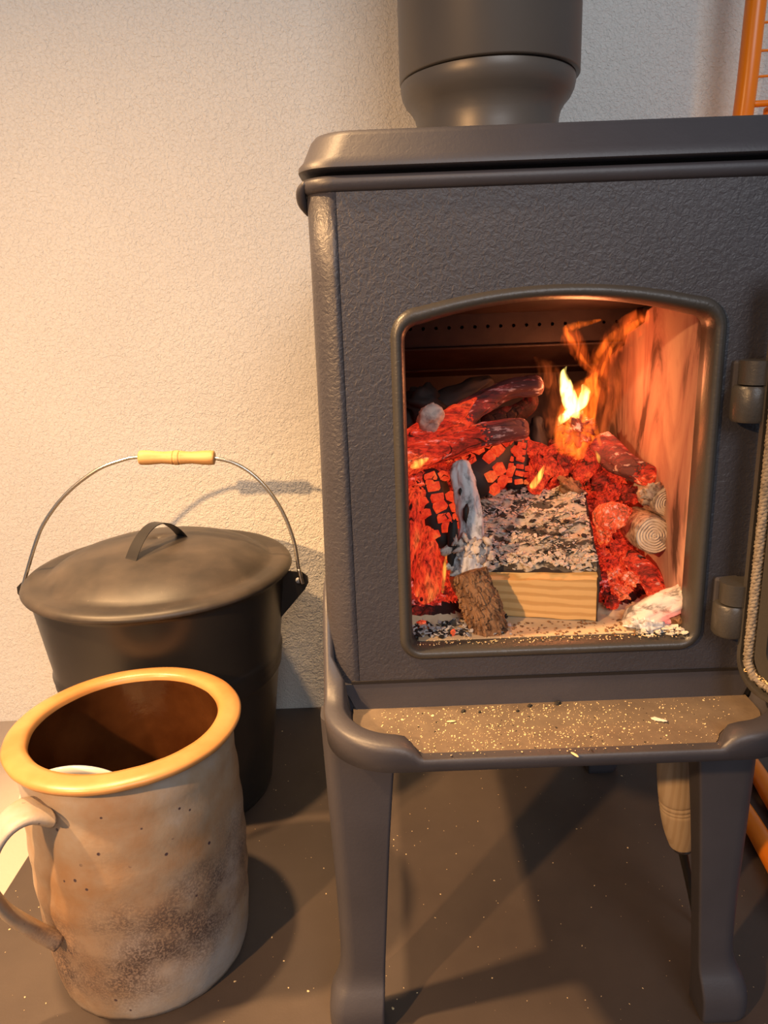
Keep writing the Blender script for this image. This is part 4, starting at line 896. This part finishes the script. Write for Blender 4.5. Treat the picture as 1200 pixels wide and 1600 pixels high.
put('ashen_bark_piece', lump((0.0875, 0.0680, 0.4332), (0.010, 0.005, 0.008), 5, 0.6, (0.2, 0.6, 0.3), 18, 0.15, 2.4), M['charash'], 'flaking ashen bark lump above the upper round branch', 'charcoal')
put('glowing_branch_stub', tube([(0.0583, 0.0920, 0.4089), (0.0593, 0.0740, 0.4150), (0.0587, 0.0660, 0.4173)], [0.0105, 0.0110, 0.0100], 32, 8, 0.0022, 100, 63, dome=0.35), M['e_bed2'], 'orange glowing branch stub left of the ringed round branch', 'branch')
put('lining_glow_piece', tube([(0.0741, 0.0720, 0.3808), (0.0823, 0.0600, 0.3713), (0.0907, 0.0500, 0.3560)], [0.0075, 0.0085, 0.0085], 28, 8, 0.002, 90, 64), M['e_log'], 'orange piece standing for ember glow on the side lining, below the ringed round branch', 'branch')  # emissive piece in place of ember glow falling on the side lining

# --- white ash log in the near right corner
P = [(0.0622, 0.0300, 0.3417), (0.0729, 0.0270, 0.3494), (0.0886, 0.0250, 0.3568), (0.1044, 0.0240, 0.3638)]
V, F = tube(P, [0.0080, 0.0110, 0.0115, 0.0125], 48, 14, 0.0040, 110, 71, dome=0.7, stretch=0.25, ridge=0.25)
o = put('ashen_log', (V, F), M['ashglow'], 'log burnt to white ash with a pink glowing strip in the near right corner', 'log', origin=tuple(P[0]))
o = put('ash_heap', lump((0.0702, 0.0160, 0.3450), (0.0150, 0.0080, 0.0070), 12, 0.55, (0, 0.1, 0), 26, 0.0, 2.6), M['ashwhite'], 'small crumpled heap of white ash at the front right of the firebox', 'ash', kind='stuff')
o = put('brown_bark_chip', lump((0.0953, 0.0200, 0.3484), (0.0085, 0.0060, 0.0060), 15, 0.5, (0.3, 0.4, 0), 12, 0.5), M['bark'], 'brown charred chip under the ash log in the near right corner', 'wood chip')
ra = random.Random(31); pcs = []
for k in range(70):
    c = Vector((0.0632, 0.0120, 0.3445)).lerp(Vector((0.0954, 0.0120, 0.3432)), ra.random()); c.z = FZ + ra.uniform(0.0005, 0.004); c.y = ra.uniform(-0.001, 0.020)
    pcs.append(flake(c, ra.uniform(0.0012, 0.0036), ra, 0.2, True))
put('ash_flakes', join(pcs), M['ashflake'], 'white ash flakes scattered by the near right corner of the fire opening', 'ash', kind='stuff', smooth=False)
put('ash_curl', join([lump((0.0619, 0.0020, 0.3401), (0.0034, 0.0028, 0.0016), 3, 0.6, (0.2, 0.4, 0.6), 10), lump((0.0632, 0.0000, 0.3374), (0.0030, 0.0024, 0.0014), 4, 0.6, (0.3, 0.2, 0.2), 10)]), M['ashflake'], 'white ash curl lying on the lower edge of the opening at the right', 'ash')
# left floor: grey and black ash crumbs
pcs, pcs2 = [], []
for k in range(330):
    x = ra.uniform(-0.103, -0.060) if ra.random() < 0.8 else ra.uniform(-0.06, -0.03); y = ra.uniform(0.012, 0.050)
    c = (x, y, FZ + ra.uniform(0.0004, 0.003)); (pcs if ra.random() < 0.55 else pcs2).append(flake(c, ra.uniform(0.0010, 0.0030), ra, 0.25, ra.random() < 0.5))
put('grey_ash_crumbs', join(pcs), M['ashgrey'], 'grey ash crumbs on the firebox floor at the near left', 'ash', kind='stuff', smooth=False)
put('black_char_crumbs', join(pcs2), M['charflake'], 'black char crumbs on the firebox floor at the near left', 'ash', kind='stuff', smooth=False)
put('glowing_spark', lump((-0.0957, 0.0360, 0.3470), (0.004, 0.0018, 0.0014), 2, 0.5, (0, 0, 0.2), 8), M['e_bed2'], 'tiny glowing ember among the grey crumbs at the near left', 'ember')
put('glowing_spark', lump((-0.0742, 0.0155, 0.3470), (0.0022, 0.0016, 0.0022), 4, 0.5, (0, 0, 0.2), 8), M['e_bed2'], 'tiny glowing ember on the floor left of the bark stick foot', 'ember')
pcs = []
for k in range(130):
    x = ra.uniform(-0.03, 0.06); y = ra.uniform(0.004, 0.034); pcs.append(flake((x, y, FZ + 0.0006), ra.uniform(0.0005, 0.0018), ra, 0.3, True))
put('dark_crumbs', join(pcs), M['bark'], 'brown crumbs on the pale firebox floor before the split log', 'crumbs', kind='stuff', smooth=False)

# --- knot in the flame
put('burning_knot', lump((0.0413, 0.1200, 0.4789), (0.0125, 0.0090, 0.0100), 22, 0.75, (0.2, 0.3, 0.4), 30, 0.2, 2.8), M['e_dull'], 'dark burning wood knot at the foot of the main flame', 'charcoal')
put('ember_knot', lump((0.0429, 0.1300, 0.4631), (0.0130, 0.0090, 0.0085), 23, 0.6, (0.2, 0.1, 0.4), 24, 0.2, 2.8), M['e_hot'], 'glowing ember lump under the burning knot', 'ember')

# --- flames: closed bodies of glowing gas
def flame(parent, name, P, rad, sq, material, seed, amp=0.002, up0=(0, 1, 0)):
    return mk(name, *tube(P, rad, 28, 10, amp, 70, seed, squash=sq, dome=0.8, up0=up0, stretch=0.5, lens=True), material, parent)
fl = thing('main_flame', (0.0417, 0.1200, 0.4671), 'tall orange flame with a bright yellow core right of the curved logs', 'flame')
flame(fl, 'yellow_core', [(0.0379, 0.1120, 0.4887), (0.0333, 0.1120, 0.4993), (0.0283, 0.1120, 0.5128), (0.0259, 0.1120, 0.5236), (0.0283, 0.1120, 0.5296)], [0.0030, 0.0068, 0.0060, 0.0038, 0.0008], 0.55, M['f_yellow'], 1, 0.001)
flame(fl, 'yellow_core', [(0.0346, 0.1100, 0.4943), (0.0406, 0.1100, 0.5003), (0.0439, 0.1100, 0.5084), (0.0416, 0.1100, 0.5141)], [0.0024, 0.0050, 0.0048, 0.0020], 0.5, M['f_yellow'], 2, 0.001)
flame(fl, 'yellow_core', [(0.0224, 0.1080, 0.4836), (0.0249, 0.1080, 0.4876), (0.0299, 0.1080, 0.4927), (0.0340, 0.1080, 0.4966)], [0.0015, 0.0042, 0.0038, 0.0016], 0.6, M['f_yellow'], 3, 0.001)
flame(fl, 'orange_sheet', [(0.0426, 0.1180, 0.4577), (0.0391, 0.1160, 0.4668), (0.0376, 0.1160, 0.4812), (0.0412, 0.1160, 0.4995), (0.0490, 0.1160, 0.5127), (0.0528, 0.1160, 0.5223)], [0.0080, 0.0185, 0.0175, 0.0160, 0.0110, 0.0030], 0.40, M['f_orange'], 4)
flame(fl, 'orange_sheet', [(0.0503, 0.1170, 0.4859), (0.0570, 0.1170, 0.5030), (0.0566, 0.1180, 0.5194), (0.0600, 0.1180, 0.5366), (0.0726, 0.1180, 0.5532), (0.0874, 0.1180, 0.5636), (0.0962, 0.1180, 0.5697)], [0.0030, 0.0090, 0.0110, 0.0115, 0.0120, 0.0110, 0.0030], 0.30, M['f_wisp'], 5, 0.0020)
flame(fl, 'orange_streak', [(0.0494, 0.1140, 0.5149), (0.0528, 0.1140, 0.5341), (0.0614, 0.1140, 0.5488), (0.0737, 0.1140, 0.5583), (0.0785, 0.1140, 0.5630)], [0.0012, 0.0036, 0.0040, 0.0030, 0.0008], 0.5, M['f_orange'], 11, 0.0008)
flame(fl, 'orange_streak', [(0.0540, 0.1120, 0.5150), (0.0604, 0.1120, 0.5340), (0.0669, 0.1120, 0.5477), (0.0815, 0.1120, 0.5600), (0.0923, 0.1120, 0.5665)], [0.0008, 0.0022, 0.0026, 0.0034, 0.0010], 0.6, M['f_orange'], 12, 0.0006)
flame(fl, 'thin_wisp', [(0.0579, 0.1110, 0.4654), (0.0505, 0.1110, 0.4920), (0.0537, 0.1110, 0.5151), (0.0464, 0.1110, 0.5184), (0.0424, 0.1110, 0.5134)], [0.0020, 0.0034, 0.0034, 0.0022, 0.0008], 0.5, M['f_orange'], 6, 0.0006)
flame(fl, 'thin_wisp', [(0.0535, 0.1220, 0.5218), (0.0466, 0.1230, 0.5317), (0.0408, 0.1240, 0.5426), (0.0332, 0.1240, 0.5525), (0.0289, 0.1240, 0.5587)], [0.0016, 0.0055, 0.0085, 0.0095, 0.0030], 0.35, M['f_wisp'], 7, 0.0018)
flame(fl, 'orange_streak', [(0.0507, 0.1200, 0.5267), (0.0420, 0.1200, 0.5362), (0.0354, 0.1200, 0.5475), (0.0289, 0.1200, 0.5578), (0.0381, 0.1200, 0.5609), (0.0564, 0.1200, 0.5647)], [0.0008, 0.0022, 0.0024, 0.0030, 0.0036, 0.0010], 0.6, M['f_orange'], 13, 0.0008)
flame(fl, 'thin_wisp', [(0.0830, 0.1240, 0.5410), (0.0751, 0.1240, 0.5208), (0.0668, 0.1240, 0.4949), (0.0627, 0.1240, 0.4656), (0.0551, 0.1240, 0.4538)], [0.0030, 0.0120, 0.0130, 0.0110, 0.0030], 0.25, M['f_wisp2'], 8)
flame(fl, 'thin_wisp', [(0.0268, 0.1260, 0.4611), (0.0229, 0.1260, 0.4856), (0.0245, 0.1260, 0.5068), (0.0167, 0.1260, 0.5243), (0.0060, 0.1260, 0.5361)], [0.0050, 0.0110, 0.0110, 0.0100, 0.0020], 0.25, M['f_wisp2'], 9)
f2 = thing('small_flame', (0.0073, 0.1180, 0.4294), 'small forked yellow flame right behind the middle of the split log', 'flame')
flame(f2, 'tongue', [(0.0024, 0.1100, 0.4326), (0.0076, 0.1100, 0.4406), (0.0116, 0.1100, 0.4496)], [0.0030, 0.0030, 0.0008], 0.6, M['f_yellow2'], 1, 0.0006)
f3 = thing('small_flame', (-0.0931, 0.0800, 0.4589), 'small yellow flame at the left edge under the curved logs', 'flame')
flame(f3, 'tongue', [(-0.0982, 0.0780, 0.4600), (-0.0931, 0.0780, 0.4624), (-0.0866, 0.0780, 0.4657)], [0.0026, 0.0040, 0.0014], 0.6, M['f_yellow2'], 2, 0.0006)
f4 = thing('small_flame', (-0.0785, 0.0500, 0.3655), 'thin yellow flame licking up left of the bark stick', 'flame')
flame(f4, 'tongue', [(-0.0788, 0.0460, 0.3670), (-0.0776, 0.0460, 0.3828), (-0.0754, 0.0460, 0.3997)], [0.0014, 0.0020, 0.0006], 0.6, M['f_yellow2'], 3, 0.0004)
f5 = thing('small_flame', (0.0565, 0.1050, 0.4559), 'tiny yellow flame under the dark charred log', 'flame')
flame(f5, 'tongue', [(0.0547, 0.1020, 0.4528), (0.0540, 0.1020, 0.4571), (0.0512, 0.1020, 0.4625)], [0.0012, 0.0020, 0.0006], 0.6, M['f_yellow2'], 3, 0.0004)
light('flame_light', 'POINT', (0.0424, 0.1150, 0.5151), 0.26, (1.0, 0.27, 0.10), 0.012)
light('flame_light_low', 'POINT', (0.0324, 0.0850, 0.4715), 0.10, (1.0, 0.22, 0.06), 0.012)

# ------------------------------------------------------------------ crumbs on the lip, the sill and the plate
rt_ = random.Random(77); pcs, pd = [], []
for k in range(1500):
    x = rt_.gauss(-0.035, 0.062) if rt_.random() < 0.7 else rt_.uniform(-0.13, 0.125)
    y = rt_.uniform(-0.064, -0.004)
    if not (-0.135 < x < 0.12): continue
    if y < -0.035 and (x < -0.118 or x > 0.100): continue
    s = min(abs(rt_.gauss(0, 0.00032)) + 0.00018, 0.0013)
    (pcs if rt_.random() < 0.93 else pd).append(flake((x, y, ZF + 0.00025), s, rt_, 0.4, True))
put('wood_crumbs', join(pcs), M['crumb'], 'pale wood crumbs strewn over the ash lip below the fire opening', 'crumbs', kind='stuff', smooth=False)
put('char_bits', join(pd + [lump((x, y, ZF + 0.0005), (s, s * 0.8, s * 0.5), 3, 0.4, (0, 0, 1), 6) for x, y, s in ((-0.0700, -0.0100, 0.0022), (-0.0585, -0.0120, 0.0014), (-0.031, -0.0125, 0.0014), (0.0, -0.004, 0.0030), (-0.021, -0.006, 0.0022))]), M['charflake'], 'black char bits on the ash lip near the stove front', 'crumbs', kind='stuff', smooth=False)
wc = Vector((0.0634, -0.0315, 0.2970))
put('white_ash_flake', join([lump(wc, (0.0048, 0.0020, 0.0007), 5, 0.5, (0, 0, -0.6), 12), lump(wc + Vector((0.003, -0.0018, 0.0002)), (0.0028, 0.0016, 0.0006), 6, 0.5, (0, 0, -0.5), 10)]), M['ashflake'], 'white curled ash flake lying on the right half of the ash lip', 'ash')
for k, (p, rz, lb) in enumerate((((-0.0801, -0.0240, 0.2970), 0.1, 'yellow wood shaving on the left half of the ash lip'), ((-0.0044, -0.0693, 0.2970), -1.0, 'yellow wood splinter near the front edge of the ash lip'))):
    put('wood_splinter', lump(p, (0.0034, 0.0010, 0.0006), 9 + k, 0.3, (0, 0, rz), 8), M['crumb'], lb, 'splinter')
pcs = []
for k in range(240):
    x = rt_.uniform(-0.103, 0.092); y = rt_.uniform(0.0, 0.012); pcs.append(flake((x, y, 0.3441), rt_.uniform(0.0003, 0.0009), rt_, 0.4, True))
put('sill_crumbs', join(pcs), M['crumb'], 'pale crumbs along the lower edge of the fire opening', 'crumbs', kind='stuff', smooth=False)
pcs = []
for k in range(900):
    x = rt_.uniform(-0.53, 0.30); y = rt_.uniform(-0.16, 0.48)
    if y > 0.0 and math.hypot(x - MC[0], y - MC[1]) < 0.093: continue
    if math.hypot(x - BC[0], y - BC[1]) < 0.11: continue
    s = abs(rt_.gauss(0, 0.00040)) + 0.0002; pcs.append(flake((x, y, 0.0002), s, rt_, 0.4, True))
put('floor_crumbs', join(pcs), M['crumb'], 'tiny pale crumbs scattered over the dark hearth plate', 'crumbs', kind='stuff', smooth=False)
rd = random.Random(9); pcs = []
for k in range(45):
    q_ = Vector(D(rd.uniform(0.006, 0.03), 0.0165, DZ0 + 0.0125 + rd.uniform(0, 0.003))); pcs.append(flake(q_, rd.uniform(0.0005, 0.0016), rd, 0.3))
put('door_crumbs', join(pcs), M['crumb'], 'pale crumbs caught in the lower corner of the open door', 'crumbs', kind='stuff', smooth=False)
# ------------------------------------------------------------------ white dish standing in the mug
dish = thing('white_dish', tuple(Vector((MC[0], MC[1], 0.0105))), 'cream-white dish edge with a thin blue line showing inside the mug', 'dish')
cD = Vector((-0.395, 0.066, 0.1735)); nrm = Vector((-0.10, 0.93, 0.30)).normalized(); e1 = Vector((1, 0.1, -0.10)); e1 = (e1 - nrm * e1.dot(nrm)).normalized(); e2 = nrm.cross(e1)
if e2.z < 0: e2 = -e2
rD = 0.050
def dr_(r, h): return [tuple(cD + e1 * (r * math.cos(2 * math.pi * k / 64)) + e2 * (r * math.sin(2 * math.pi * k / 64)) + nrm * h) for k in range(64)]
fixn(mk('bowl', *loft([dr_(0.010, -0.007), dr_(0.022, -0.006), dr_(0.043, -0.002), dr_(rD, 0.0), dr_(rD, 0.0022), dr_(0.043, 0.0005), dr_(0.022, -0.0035), dr_(0.010, -0.0045)]), M['porcelain'], dish))
mk('blue_line', *tube([Vector(p) for p in dr_(rD - 0.0008, 0.0026)] + [Vector(dr_(rD - 0.0008, 0.0026)[0])], [0.0004] * 65, 6, 1, caps=(False, False)), M['blue'], dish)
